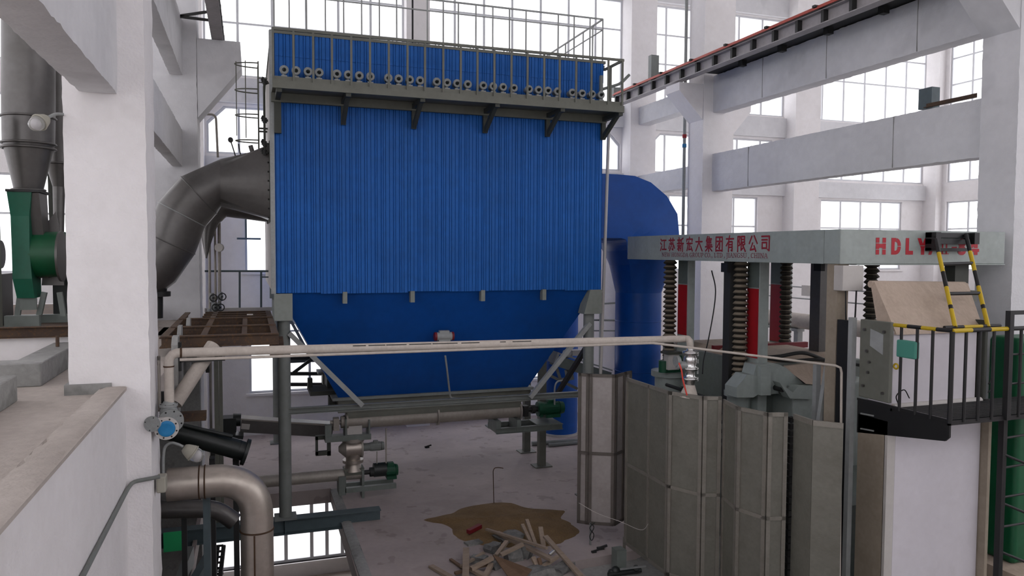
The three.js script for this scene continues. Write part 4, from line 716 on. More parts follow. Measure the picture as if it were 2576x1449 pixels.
// ---------- lower pipework at the near column ----------
{
  const z = -10.6, A = (u, v, dz = 0) => atZ(u, v, z + dz);
  const g = thing('diagonal_pipe', 'dusty pipe slanting down behind the blue-capped valve', 'pipe', A(445, 1010, -1));
  part(g, 'pipe_run', cyl(A(440, 1015, -0.6), A(537, 868, -1.1), 0.1), M.pipe);
  const v = thing('flanged_valve', 'flanged steel valve with a bright blue end cap', 'valve', atZ(423, 1076, -9.3));
  const B = (u, q, dz = 0) => atZ(u, q, -9.4 + dz), c = B(419, 1077, 0.36), d = V(0.12, -0.05, 1).normalize();
  const flange = (p, dir, R, t, n, m) => { p = vec(p); const f = part(v, 'flange', cyl(p, p.clone().addScaledVector(dir, t), R, R, 32), m ?? M.galv); const a = new THREE.Vector3().crossVectors(dir, Math.abs(dir.y) > 0.9 ? V(1, 0, 0) : V(0, 1, 0)).normalize(), b = new THREE.Vector3().crossVectors(a, dir); for (let k = 0; k < n; k++) { const q = (k / n) * Math.PI * 2 + 0.3, o = p.clone().addScaledVector(a, Math.cos(q) * R * 0.84).addScaledVector(b, Math.sin(q) * R * 0.84); part(f, 'bolt_hole', cyl(o.clone().addScaledVector(dir, t * 0.5), o.clone().addScaledVector(dir, t + 0.003), R * 0.075, R * 0.075, 8), M.rubber); } return f; };
  flange(c, d, 0.125, 0.025, 8, M.offWhite);
  part(v, 'end_cap', [lathe([[0.088, 0], [0.088, 0.6], [0.08, 1], [0.05, 1], [0.046, 0.75], [0.001, 0.75]], c.clone().addScaledVector(d, 0.024), c.clone().addScaledVector(d, 0.045), 32)], M.capBlue, 'bright blue plastic cap');
  flange(B(430, 1058, 0.08), d, 0.135, 0.03, 8);
  part(v, 'body', [cyl(B(425, 1066, 0.0), c, 0.085), ball(B(426, 1050, 0), 0.11), lathe([[0.07, 0], [0.1, 0.3], [0.08, 0.7], [0.05, 1]], B(425, 1050, 0), B(424, 1008), 20)], M.galv);
  flange(B(424, 1022), V(0, 1, 0), 0.1, 0.025, 6);
  flange(B(384, 1066, 0.46), V(-0.35, 0.02, 1).normalize(), 0.085, 0.025, 4);
  part(v, 'side_branch', cyl(B(387, 1066, 0.44), B(420, 1062, 0.1), 0.06), M.offWhite);
  // dark pipe to its right
  const p = thing('dark_pipe', 'black-green flanged pipe sloping down behind the blue-capped valve', 'pipe', A(540, 1110, -2));
  part(p, 'pipe_run', cyl(A(420, 1080, -2), A(600, 1131, -2), 0.155, 0.155, 28), M.blackGreen);
  part(p, 'end_flange', [cyl(A(614, 1136, -2), A(622, 1138, -2), 0.21, 0.21, 28), cyl(A(600, 1131, -2), A(616, 1136, -2), 0.15, 0.15, 28)], M.blackGreen);
  part(p, 'rod', cyl(A(462, 1070, -1.9), A(585, 1098, -1.9), 0.03), M.blackGreen);
  for (const u of [533, 592]) part(p, 'leg', bx(A(u - 7, 1100, -2.2).x, A(u + 7, 1100, -2.2).x, -4.3, A(u, 1150, -2.2).y, z - 2.3, z - 2.1), M.dark);
  solo('bracket_beam', 'brown steel bracket beam behind the blue-capped valve', 'steel beam', bx(A(450, 1044, -1.2).x, A(519, 1044, -1.2).x, A(480, 1057, -1.2).y, A(480, 1037, -1.2).y, z - 1.3, z - 1.1), M.rust);
  const sb = thing('pipe_bracket', 'dark angle bracket under the long pipe beside the near column', 'bracket', A(460, 920, -0.8));
  part(sb, 'arm', bx(A(452, 908, -0.8).x, A(566, 908, -0.8).x, A(500, 910, -0.8).y, A(500, 901, -0.8).y, z - 0.9, z - 0.8), M.dark);
  part(sb, 'leg', bx(A(448, 908, -0.8).x, A(456, 908, -0.8).x, A(450, 934, -0.8).y, A(450, 862, -0.8).y, z - 0.9, z - 0.8), M.dark);
  solo('pipe', 'dark square post rising behind the slanting dusty pipe', 'post', [bx(A(539, 1000, -4.5).x, A(550, 1000, -4.5).x, 0, 4, z - 4.6, z - 4.5), bx(A(551, 1000, -4.5).x, A(560, 1000, -4.5).x, 0, 4, z - 4.6, z - 4.5)], M.olive);
  part(g, 'lever', [bar(A(519, 905, -1), A(523, 935, -1.1), 0.05), bar(A(510, 927, -1.1), A(524, 918, -1.1), 0.03)], M.dark);
  // big steel elbow
  const e = thing('elbow_pipe', 'big dull stainless steel elbow pipe dropping into the floor opening', 'pipe', [0.06, -2, -10.3]);
  const ex = 0.06, ey = 2.33, ez = -10.3, R = 0.62, er = 0.205;
  part(e, 'pipe_run', tube([[-1.0, ey, ez], [ex, ey, ez], [ex, -4.3, ez]], er, R, 160, 32), M.stainless);
  for (const [x, k] of [[atZ(502, 1217, ez).x, 0], [atZ(516, 1217, ez).x, 1]]) part(e, 'weld', ring([x, ey, ez], [1, 0, 0], er + 0.002, 0.009, 40), M.weld);
  part(e, 'weld', ring([ex, atZ(647, 1331, ez).y, ez], [0, 1, 0], er + 0.002, 0.011, 40), M.weld);
  part(e, 'seam', bx(ex - 0.045, ex - 0.025, -3, atZ(647, 1334, ez).y, ez + er - 0.008, ez + er + 0.003), M.weld);
  const e2 = thing('elbow_pipe', 'smaller dark steel elbow pipe beneath the big stainless elbow', 'pipe', [-0.4, 1, -11.6]);
  part(e2, 'pipe_run', tube([atZ(405, 1282, -11.6), atZ(545, 1280, -11.6), atZ(590, 1312, -11.6), atZ(562, 1302, -11.6).setY(atZ(562, 1340, -11.6).y)].slice(0, 3), 0.125, 0.3, 60, 24), M.darkSteel);
  part(e2, 'hanger', bx(-0.95, -0.88, -4.3, atZ(430, 1285, -11.6).y, -11.63, -11.57), M.dark);
  // opening: steel joists and stair below
  const j = thing('support_joist', 'blue-grey steel joist bridging the floor opening under the filter leg', 'steel beam', [0.7, 0, -14.75]);
  part(j, 'web_and_flanges', hbeam([-1.6, 0.085, -14.75], [2.38, 0.085, -14.75], 0.29, 0.25, 0.018, 0.016), M.teal);
  part(j, 'stiffener', bx(0.58, 0.6, -0.04, 0.21, -14.86, -14.64), M.teal);
  const tp = part(j, 'green_tape', [bx(-1.5, -1.2, -0.12, 0.235, -14.63, -14.615)], M.greenTape, 'strip of green tape hanging over the joist');
  solo('strut', 'upright blue-grey steel post propping the big stainless elbow', 'post', [bx(atZ(512, 1300, -10.6).x, atZ(530, 1300, -10.6).x, -2.6, 2.12, -10.65, -10.5)], M.teal);
  const lad = thing('stair', 'grey steel stair in the dark storey below the opening', 'stair', [-0.6, -4.3, -13]);
  part(lad, 'stringer', bar(atZ(535, 1395, -13.2), atZ(490, 1475, -12.2), 0.12, 0.3), M.teal);
  part(lad, 'stringer', bar(atZ(480, 1395, -13.6), atZ(450, 1475, -12.6), 0.1, 0.3), M.grey);
  part(lad, 'side_rail', [bar(atZ(563, 1372, -13.4), atZ(552, 1470, -13), 0.06), bar(atZ(548, 1372, -13.4), atZ(538, 1470, -13), 0.06)], M.dark);
  for (let k = 0; k < 8; k++) part(lad, 'rung', bar(atZ(540 + 1, 1374 + k * 14, -13.2), atZ(562, 1372 + k * 14, -13.2), 0.03), M.dark);
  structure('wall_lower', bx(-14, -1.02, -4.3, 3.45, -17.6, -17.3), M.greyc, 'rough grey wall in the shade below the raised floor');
  }

{
  const top = atX(2326, 270, 12).y, z = (u) => atX(u, 260, 12.05).z;
  solo('steel_angle', 'rusty steel angle lying on top of the lower concrete beam', 'steel beam', [bx(12.02, 12.1, top, top + 0.012, z(2326), z(2452)), bx(12.09, 12.102, top, top + 0.08, z(2326), z(2452))], M.rust);
  solo('steel_bracket', 'upright blue-grey steel channel standing on the lower concrete beam', 'bracket', bx(12.1, 12.3, top, atX(2326, 222, 12.1).y, z(2316) - 0.1, z(2338)), M.teal);
}
// ---------- the press ----------
const PX = 8.22, PX1 = 11.52, PZ0 = -9.0, PZ1 = -15.66, PY0 = 5.115, PY1 = 5.63;
const press = thing('filter_press', 'tall grey hydraulic press with a lettered top frame, red panels and bellows', 'press', [9.9, -0.16, -12.2]);
{
  const t = 0.34;
  part(press, 'front_beam', [rbx(PX, PX1, PY0, PY1, PZ0 - t, PZ0, 0.012), bx(PX + 0.3, PX1, PY0 - 0.015, PY0, PZ0 - t, PZ0 + 0.01)], M.press);
  part(press, 'side_beam', bx(PX, PX + t, PY0, PY1, PZ1 + t, PZ0 - t), M.press);
  part(press, 'side_beam', bx(PX1 - t, PX1, PY0, PY1, PZ1 + t, PZ0 - t), M.press);
  part(press, 'rear_beam', rbx(PX, PX1, PY0, PY1, PZ1, PZ1 + t, 0.012), M.press);
  part(press, 'cross_beam', [bx(PX + t, PX1 - t, PY0 + 0.05, PY1 - 0.05, -12.4, -12.0), bx(PX + t, PX1 - t, PY0 + 0.05, PY1 - 0.05, -14.2, -13.8)], M.press);
  part(press, 'top_plate', bx(PX + 0.02, PX1 - 0.02, PY1 - 0.02, PY1 - 0.004, PZ1 + 0.02, PZ0 - 0.02), M.press);
  // lettering painted on the two visible sides
  const decal = (name, w, h, draw, p0, px, py) => {                 // p0 top left, px to the right, py downwards
    const c = document.createElement('canvas'); c.width = w; c.height = h; const g = c.getContext('2d'); g.clearRect(0, 0, w, h); draw(g, w, h);
    const tex = new THREE.CanvasTexture(c); tex.colorSpace = THREE.SRGBColorSpace;
    const m = std({ map: tex, transparent: true, alphaTest: 0.3, roughness: 0.6 });
    const a = p0, b = p0.clone().add(px), d = p0.clone().add(py), e = b.clone().add(py);
    const geo = new THREE.BufferGeometry().setAttribute('position', new THREE.BufferAttribute(new Float32Array([a, d, b, b, d, e].flatMap((p) => p.toArray())), 3)).setAttribute('uv', new THREE.BufferAttribute(new Float32Array([0, 1, 0, 0, 1, 1, 1, 1, 0, 0, 1, 0]), 2));
    geo.computeVertexNormals(); return part(press, name, geo, m, undefined, true);
  };
  const glyphs = [
    ['10,12 28,24', '4,38 22,50', '4,92 26,62', '40,20 94,20', '66,20 66,84', '34,84 98,84'],
    ['6,20 94,20', '32,6 32,34', '68,6 68,34', '18,46 76,46 70,88 56,82', '50,34 44,64 16,94', '14,60 6,78', '86,58 96,76'],
    ['28,4 32,14', '8,20 52,20', '18,26 22,38', '42,26 38,38', '4,44 56,44', '8,60 54,60', '30,44 30,94 22,88', '26,64 8,84', '36,66 50,80', '90,8 64,18', '64,18 64,52 56,94', '64,44 98,44', '84,44 84,98'],
    ['50,2 50,12', '10,30 10,16 92,16 86,30', '12,44 90,44', '42,28 14,92', '56,52 40,86 82,82', '72,66 92,94'],
    ['6,34 94,34', '50,6 48,40 8,94', '52,40 96,94'],
    ['34,2 16,30', '26,20 26,58', '52,4 58,14', '26,18 86,18', '26,30 80,30', '26,42 80,42', '54,18 54,56', '26,56 90,56', '6,68 96,68', '50,58 50,98', '46,70 10,94', '54,70 92,94'],
    ['10,8 10,96', '10,8 90,8 90,96', '10,92 90,92', '24,34 78,34', '58,16 58,82 46,76', '56,38 24,72'],
    ['6,20 94,20', '46,2 34,36 6,62', '34,38 34,98', '34,38 78,38 78,94 66,90', '34,56 78,56', '34,72 78,72'],
    ['10,8 10,98', '10,8 36,8 24,34 36,56 24,62', '50,8 88,8 88,42', '50,25 88,25', '50,42 88,42', '50,8 50,90 68,78', '92,52 68,64', '60,46 98,96'],
    ['36,8 8,50', '62,6 96,50', '46,48 22,88 74,82', '62,64 82,96'],
    ['10,10 90,10 90,92 76,86', '12,30 68,30', '16,46 16,80', '16,46 62,46 62,80', '16,78 62,78'],
  ];
  const za = atX(1669, 616, PX).z, zb = atX(1926, 609, PX).z, L = PZ0 - PZ1, cu = (z) => (z - PZ1) / L;
  decal('lettering', 2048, 176, (g, w, h) => {
    g.strokeStyle = '#8e2230'; g.lineCap = 'round'; g.lineJoin = 'round';
    glyphs.forEach((strokes, i) => {
      const cx = cu(za + ((zb - za) * i) / 10) * w, cw = 76, ch = 100, x0 = cx - cw / 2, y0 = 16;
      for (const s of strokes) { const p = s.split(' ').map((q) => q.split(',').map(Number)); g.lineWidth = 10; g.beginPath(); p.forEach(([x, y], k) => g[k ? 'lineTo' : 'moveTo'](x0 + (x / 100) * cw, y0 + (y / 100) * ch)); g.stroke(); }
    });
    g.fillStyle = '#84404c'; const words = 'NEW HONGDA GROUP CO., LTD , JIANGSU , CHINA', a = cu(atX(1665, 640, PX).z) * w, b = cu(atX(1932, 646, PX).z) * w;
    g.font = '38px serif'; const tw = g.measureText(words).width; g.save(); g.translate(a, 152); g.scale((b - a) / tw, 1.05); g.fillText(words, 0, 0); g.restore();
  }, V(PX - 0.004, PY1, PZ1), V(0, 0, L), V(0, PY0 - PY1, 0));
  decal('lettering', 1664, 256, (g, w, h) => {
    const X = (u) => ((atZ(u, 616, PZ0).x - PX) / (PX1 - PX)) * w, Y = (v) => ((v - 575) / 88) * h;
    g.fillStyle = '#b0202f'; g.font = 'bold 170px sans-serif';
    for (const [s, u0, u1] of [['H', 2204, 2227], ['D', 2243, 2265], ['L', 2279, 2296], ['Y', 2309, 2333], ['7', 2334, 2352], ['-', 2395, 2406], ['8', 2410, 2429], ['4', 2438, 2462]]) {
      const m = g.measureText(s), bw = m.actualBoundingBoxLeft + m.actualBoundingBoxRight || m.width; g.save(); g.translate(X(u0), Y(637)); g.scale((X(u1) - X(u0)) / bw, 0.96); g.fillText(s, m.actualBoundingBoxLeft || 0, 0); g.strokeStyle = '#b0202f'; g.lineWidth = 9; g.strokeText(s, m.actualBoundingBoxLeft || 0, 0); g.restore();
    }
    for (const [a, b] of [[2369, 2374], [2379, 2384]]) g.fillRect(X(a), Y(600), X(b) - X(a) - 6, Y(637) - Y(600));
    g.fillRect(X(2366), Y(635), X(2387) - X(2366), 5); g.fillRect(X(2366), Y(598), X(2387) - X(2366), 5);
    g.globalCompositeOperation = 'destination-out';                  // stencil bridges
    for (const [u0, u1, v] of [[2200, 2230, 608], [2200, 2230, 624], [2253, 2270, 616], [2308, 2335, 614], [2436, 2464, 620]]) g.fillRect(X(u0), Y(v), X(u1) - X(u0), 5);
    for (const u of [2254, 2420]) g.fillRect(X(u), Y(592), 5, Y(604) - Y(592));
  }, V(PX, PY1, PZ0 + 0.004), V(PX1 - PX, 0, 0), V(0, PY0 - PY1, 0));

  // bellows-covered screws
  const bellows = (x, z, y0, y1, r) => {
    const n = Math.round((y1 - y0) / 0.105), o = new THREE.Group(); o.name = 'bellows_column'; press.add(o); origin.set(o, press.position.clone());
    const prof = []; for (let i = 0; i <= n; i++) { prof.push([r * 0.62, i / n]); if (i < n) prof.push([r * 0.98, (i + 0.3) / n], [r * 1.0, (i + 0.4) / n]); }
    const g = lathe(prof, [x, y0, z], [x, y1, z], 10);
    const flat = g.toNonIndexed(); flat.computeVertexNormals();
    part(o, 'bellows', flat, M.bellows);
    for (let i = 0; i < n; i++) { const y = y0 + ((y1 - y0) * (i + 0.42)) / n; const d = cyl([x, y - 0.004, z], [x, y + 0.045, z], r * 1.01, r * 0.72, 10); part(o, 'pleat', d, M.bellowsDust); }
    return o;
  };
  bellows(8.6, -14.4, 2.9, PY0, 0.15); bellows(8.6, -11.9, 2.75, PY0, 0.15); bellows(11.05, -13.68, 3.2, PY0, 0.14); bellows(11.1, -11.33, 3.2, PY0, 0.14);
  // guide columns with red panels on the near side
  const guide = (x, z0, z1, w, y0, yr0, yr1) => {
    const gcol = part(press, 'guide_column', rbx(x, x + w, y0, PY0, z1, z0, 0.008), M.press);
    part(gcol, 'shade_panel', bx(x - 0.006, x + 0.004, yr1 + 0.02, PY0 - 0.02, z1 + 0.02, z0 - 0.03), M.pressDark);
    part(gcol, 'red_panel', bx(x - 0.012, x + 0.004, yr0, yr1, z1 + 0.03, z0 - 0.03), M.red, 'flat red side panel');
    return gcol;
  };
  const yv = (u, v, x) => atX(u, v, x).y;
  guide(8.75, -13.93, -14.33, 0.17, 2.4, yv(1718, 842, 8.75), yv(1718, 716, 8.75));
  guide(8.75, -11.54, -11.92, 0.2, 2.2, yv(1896, 900, 8.75), yv(1896, 726, 8.75));
  guide(11.2, -13.98, -14.4, 0.26, 3.0, yv(1942, 857, 11.2), yv(1942, 715, 11.2));
  part(press, 'post', bx(8.4, 8.56, 2.3, PY0, -12.15, -11.95), M.dark);
  part(press, 'post', [bx(10.62, 10.86, 3.0, PY0, -12.42, -12.14)], M.darkSteel);
  part(press, 'post', bx(atZ(2389, 690, -9.3).x, atZ(2423, 690, -9.3).x, 3.2, PY0, -9.4, -9.2), M.oliveDark);
  part(press, 'limit_switch', [bx(8.3, 8.42, PY0 - 0.2, PY0 - 0.03, -12.1, -11.9)], M.black);
  part(press, 'limit_switch', [bx(10.5, 10.6, PY0 - 0.19, PY0 - 0.03, -12.2, -12.0)], M.black);
  part(press, 'corner_post', [bx(8.24, 8.44, -0.16, PY0, -9.28, -9.06)], M.tanPanel);
  part(press, 'cable_slot', bx(8.2, 8.26, -0.16, 4.3, -9.0, -8.78), M.black);
  part(press, 'edge_strip', [bx(8.16, 8.24, -0.16, atX(2158, 800, 8.2).y, -8.74, -8.66)], M.greyLight);
  { const a = atZ(2119, 668, -8.95), b = atZ(2169, 731, -8.95), box = part(press, 'control_box', rbx(a.x, b.x, b.y, a.y, -9.12, -8.93, 0.01), M.offWhite);
    part(box, 'cable', [...spline([[a.x + 0.1, b.y, -8.98], [a.x + 0.12, b.y - 0.5, -8.97], [a.x + 0.2, b.y - 0.75, -8.97]], 0.01), ...spline([[a.x + 0.3, b.y, -8.98], [a.x + 0.27, b.y - 0.5, -8.97], [a.x + 0.22, b.y - 0.75, -8.97]], 0.012)], M.black); }
  part(press, 'tapered_fin', prism('z', [atZ(2113, 690, -9.35), atZ(2113, 1060, -9.35), atZ(2058, 1062, -9.35)].map((p) => [p.x, p.y]), -9.4, -9.33), M.greyLight);
  // body below: upper platen, heads and pipes
  const yTop = atX(1765, 878, 8.9).y;
  part(press, 'platen', rbx(8.9, 11.3, 1.4, yTop - 0.05, -15.2, -11.75, 0.03), M.greyGreen);
  part(press, 'front_body', rbx(9.25, 11.2, 1.0, atZ(2040, 968, -11.2).y, -11.8, -11.2, 0.03), M.press);
  part(press, 'dust_cover', solid([[9.0, yTop - 0.05, -11.8], [11.2, yTop - 0.05, -11.8], [11.2, yTop - 0.05, -15], [9.0, yTop - 0.05, -15]], [[9.2, yTop + 0.06, -11.9], [10.8, yTop + 0.06, -11.9], [10.8, yTop + 0.06, -14.6], [9.2, yTop + 0.06, -14.6]]), M.tarp);
  part(press, 'red_frame', [bx(9.0, 11.35, yTop - 0.02, yTop + 0.1, -13.4, -13.3), bx(9.6, 11.25, yTop - 0.04, yTop + 0.05, -12.2, -12.1)], M.darkRed);
  part(press, 'hose', [spline([[9.0, yTop + 0.02, -12.0], [9.3, yTop + 0.08, -11.7], [9.8, yTop + 0.14, -11.6], [10.3, yTop - 0.02, -11.5], [10.7, yTop - 0.04, -11.3]], 0.035), spline([[9.0, yTop + 0.06, -11.9], [9.5, yTop - 0.01, -11.7], [10.0, yTop + 0.02, -11.5], [10.8, yTop - 0.08, -11.2]], 0.03)].flat(), M.dark);
  const Hd = (u, v, z = -11.35) => { const p = atZ(u, v, z); return [p.x, p.y]; };
  const head = part(press, 'cylinder_head', [prism('z', [Hd(1853, 1000), Hd(1853, 975), Hd(1880, 943), Hd(1896, 943), Hd(1903, 918), Hd(1957, 916), Hd(1976, 924), Hd(2022, 965), Hd(2046, 966), Hd(2046, 1008), Hd(1990, 1002), Hd(1962, 990), Hd(1905, 994), Hd(1895, 1000)], -11.7, -11.35)], M.press);
  part(head, 'rib', [prism('z', [Hd(1905, 920), Hd(1930, 920), Hd(1930, 992), Hd(1905, 992)], -11.35, -11.25), prism('z', [Hd(1952, 960, -11.2), Hd(1985, 985, -11.2), Hd(2000, 968, -11.2), Hd(2040, 968, -11.2), Hd(2040, 1002, -11.2), Hd(1978, 1000, -11.2)], -11.3, -11.1)], M.press);
  part(head, 'bolt', [cyl([...Hd(1950, 975), -11.35], [...Hd(1950, 975), -11.15], 0.05), cyl([...Hd(1963, 985), -11.35], [...Hd(1963, 985), -11.15], 0.04)], M.dark);
  part(press, 'dust_slope', solid([[...Hd(1970, 922, -11.6), -11.6], [...Hd(2110, 905, -11.6), -11.6], [...Hd(2110, 972, -11.15), -11.15], [...Hd(2028, 966, -11.15), -11.15]], [[...Hd(1972, 918, -11.8), -11.8], [...Hd(2110, 900, -11.8), -11.8], [...Hd(2110, 966, -11.35), -11.35], [...Hd(2030, 962, -11.35), -11.35]]), M.tarp);
  part(press, 'column_foot', [cyl([8.6, 0.5, -11.9], [8.6, 2.72, -11.9], 0.22, 0.22, 24), cyl([8.6, 2.62, -11.9], [8.6, 2.72, -11.9], 0.27, 0.27, 24)], M.press);
  part(press, 'column_foot', [cyl([8.6, 1.8, -14.4], [8.6, 2.62, -14.4], 0.3, 0.3, 24), cyl([8.6, 2.6, -14.4], [8.6, 2.72, -14.4], 0.38, 0.38, 24)], M.press);
  part(press, 'motor', [bx(8.3, 8.62, 2.75, 3.1, -14.1, -13.9), cyl([8.24, 2.75, -14.0], [8.24, 3.0, -14.0], 0.11)], M.motorGreen);
  { const a = atZ(1682, 892, -13.8), b = atZ(1709, 930, -13.8), w = part(press, 'white_box', rbx(a.x, b.x, b.y, a.y, -14, -13.8, 0.01), M.offWhite); part(w, 'lid', bx(a.x - 0.05, b.x + 0.03, a.y, a.y + 0.05, -14.05, -13.75), M.oliveDark); }
  for (let k = 0; k < 5; k++) part(press, 'hydraulic_pipe', cyl([8.25 - k * 0.05, 2.5 - k * 0.16, -13.9], [8.35 - k * 0.03, 2.45 - k * 0.16, -9.6], 0.035), M.dark);
  part(press, 'lower_ledge', [bx(8.2, 8.45, 2.28, 2.4, -11.6, -9.3), bx(8.1, 8.2, 1.2, 2.3, -11.6, -9.3)], M.olive);
  part(press, 'lower_platen', bx(8.5, 11.3, -0.16, 1.3, -15.2, -9.4), M.pressDark);
  part(press, 'thin_post', bx(atZ(2049, 950, -9.7).x, atZ(2060, 950, -9.7).x, 1.5, atZ(2054, 916, -9.7).y, -9.74, -9.66), M.greyLight);
  part(press, 'trailing_cable', spline([[8.3, PY0 - 0.18, -12.4], atZ(1800, 730, -12.4), atZ(1783, 850, -12.4), atZ(1770, 905, -12.4), atZ(1767, 940, -12.2)], 0.012), M.black);
  // cloth roll at the near end
  const plate = part(press, 'end_plate', rbx(8.24, 8.3, atX(2200, 1006, 8.25).y, 4.34, -8.6, -8.05, 0.015), M.olive);
  for (const [y, z] of [[4.2, -8.5], [4.2, -8.15], [3.9, -8.45], [3.75, -8.4], [3.6, -8.42], [3.4, -8.5], [3.35, -8.15]]) part(plate, 'bolt', cyl([8.21, y, z], [8.25, y, z], 0.02, 0.02, 8), M.darkSteel);
  part(plate, 'data_label', prism('x', [[-8.4, 3.98], [-8.17, 3.88], [-8.17, 4.16], [-8.4, 4.22]], 8.232, 8.242), M.greyLight, 'pale rectangular data label');
  const fy0 = 3.06, fy1 = 4.22;
  part(press, 'roll_front', [rbx(8.3, 9.86, fy0, fy1, -8.5, -8.07, 0.03)], M.white);
  part(press, 'roll_bar', [cyl([8.3, 3.18, -8.03], [9.9, 3.18, -8.03], 0.045)], M.offWhite);
  part(press, 'cloth', solid([[8.32, 4.17, -8.02], [9.92, 4.17, -8.02], [9.92, 4.2, -8.35], [8.32, 4.2, -8.35]], [[8.54, 4.86, -8.66], [10.34, 4.83, -8.66], [10.34, 4.83, -8.74], [8.54, 4.86, -8.74]]), M.tarp);
  part(press, 'cloth_roll', cyl([8.52, 4.83, -8.72], [10.34, 4.8, -8.72], 0.05), M.tarp);
  part(press, 'end_plate', rbx(9.92, 9.98, 3.1, 4.33, -8.6, -8.0, 0.015), M.oliveDark);
  part(press, 'side_bracket', [bx(10.34, 10.46, 4.55, 4.72, -8.78, -8.6), bx(10.3, 10.36, 4.2, 4.6, -8.75, -8.65)], M.olive);
  part(press, 'wiring', [spline([[8.36, 3.22, -8.0], [8.3, 3.34, -7.98], [8.42, 3.42, -7.97], [8.52, 3.3, -7.97]], 0.008), spline([[9.95, 3.3, -7.95], [10.05, 3.4, -7.95], [10.02, 3.5, -7.95], [9.95, 3.42, -7.95]], 0.008)].flat(), M.rubber);
  part(press, 'wiring', spline([[8.3, 3.2, -8.05], [8.4, 3.16, -8], [8.55, 3.13, -7.98]], 0.01), M.redWire);
  part(press, 'hook', [ring([8.32, 3.74, -8.02], [1, 0, 0], 0.035, 0.012, 14)], M.yellow);
  // lower skirts at the near end
  part(press, 'side_skirt', rbx(8.25, 8.3, -0.16, 2.98, -8.6, -8.1, 0.006), M.tanPanel);
  part(press, 'side_skirt', rbx(9.99, 10.05, -0.16, 2.98, -8.3, -7.95, 0.006), M.tanPanel);
  part(press, 'front_skirt', rbx(8.4, 9.98, -0.16, 2.98, -8.12, -8.07, 0.006), M.white);
  part(press, 'front_skirt', rbx(8.25, 8.39, -0.16, 2.98, -8.12, -8.06, 0.006), M.offWhite);
}
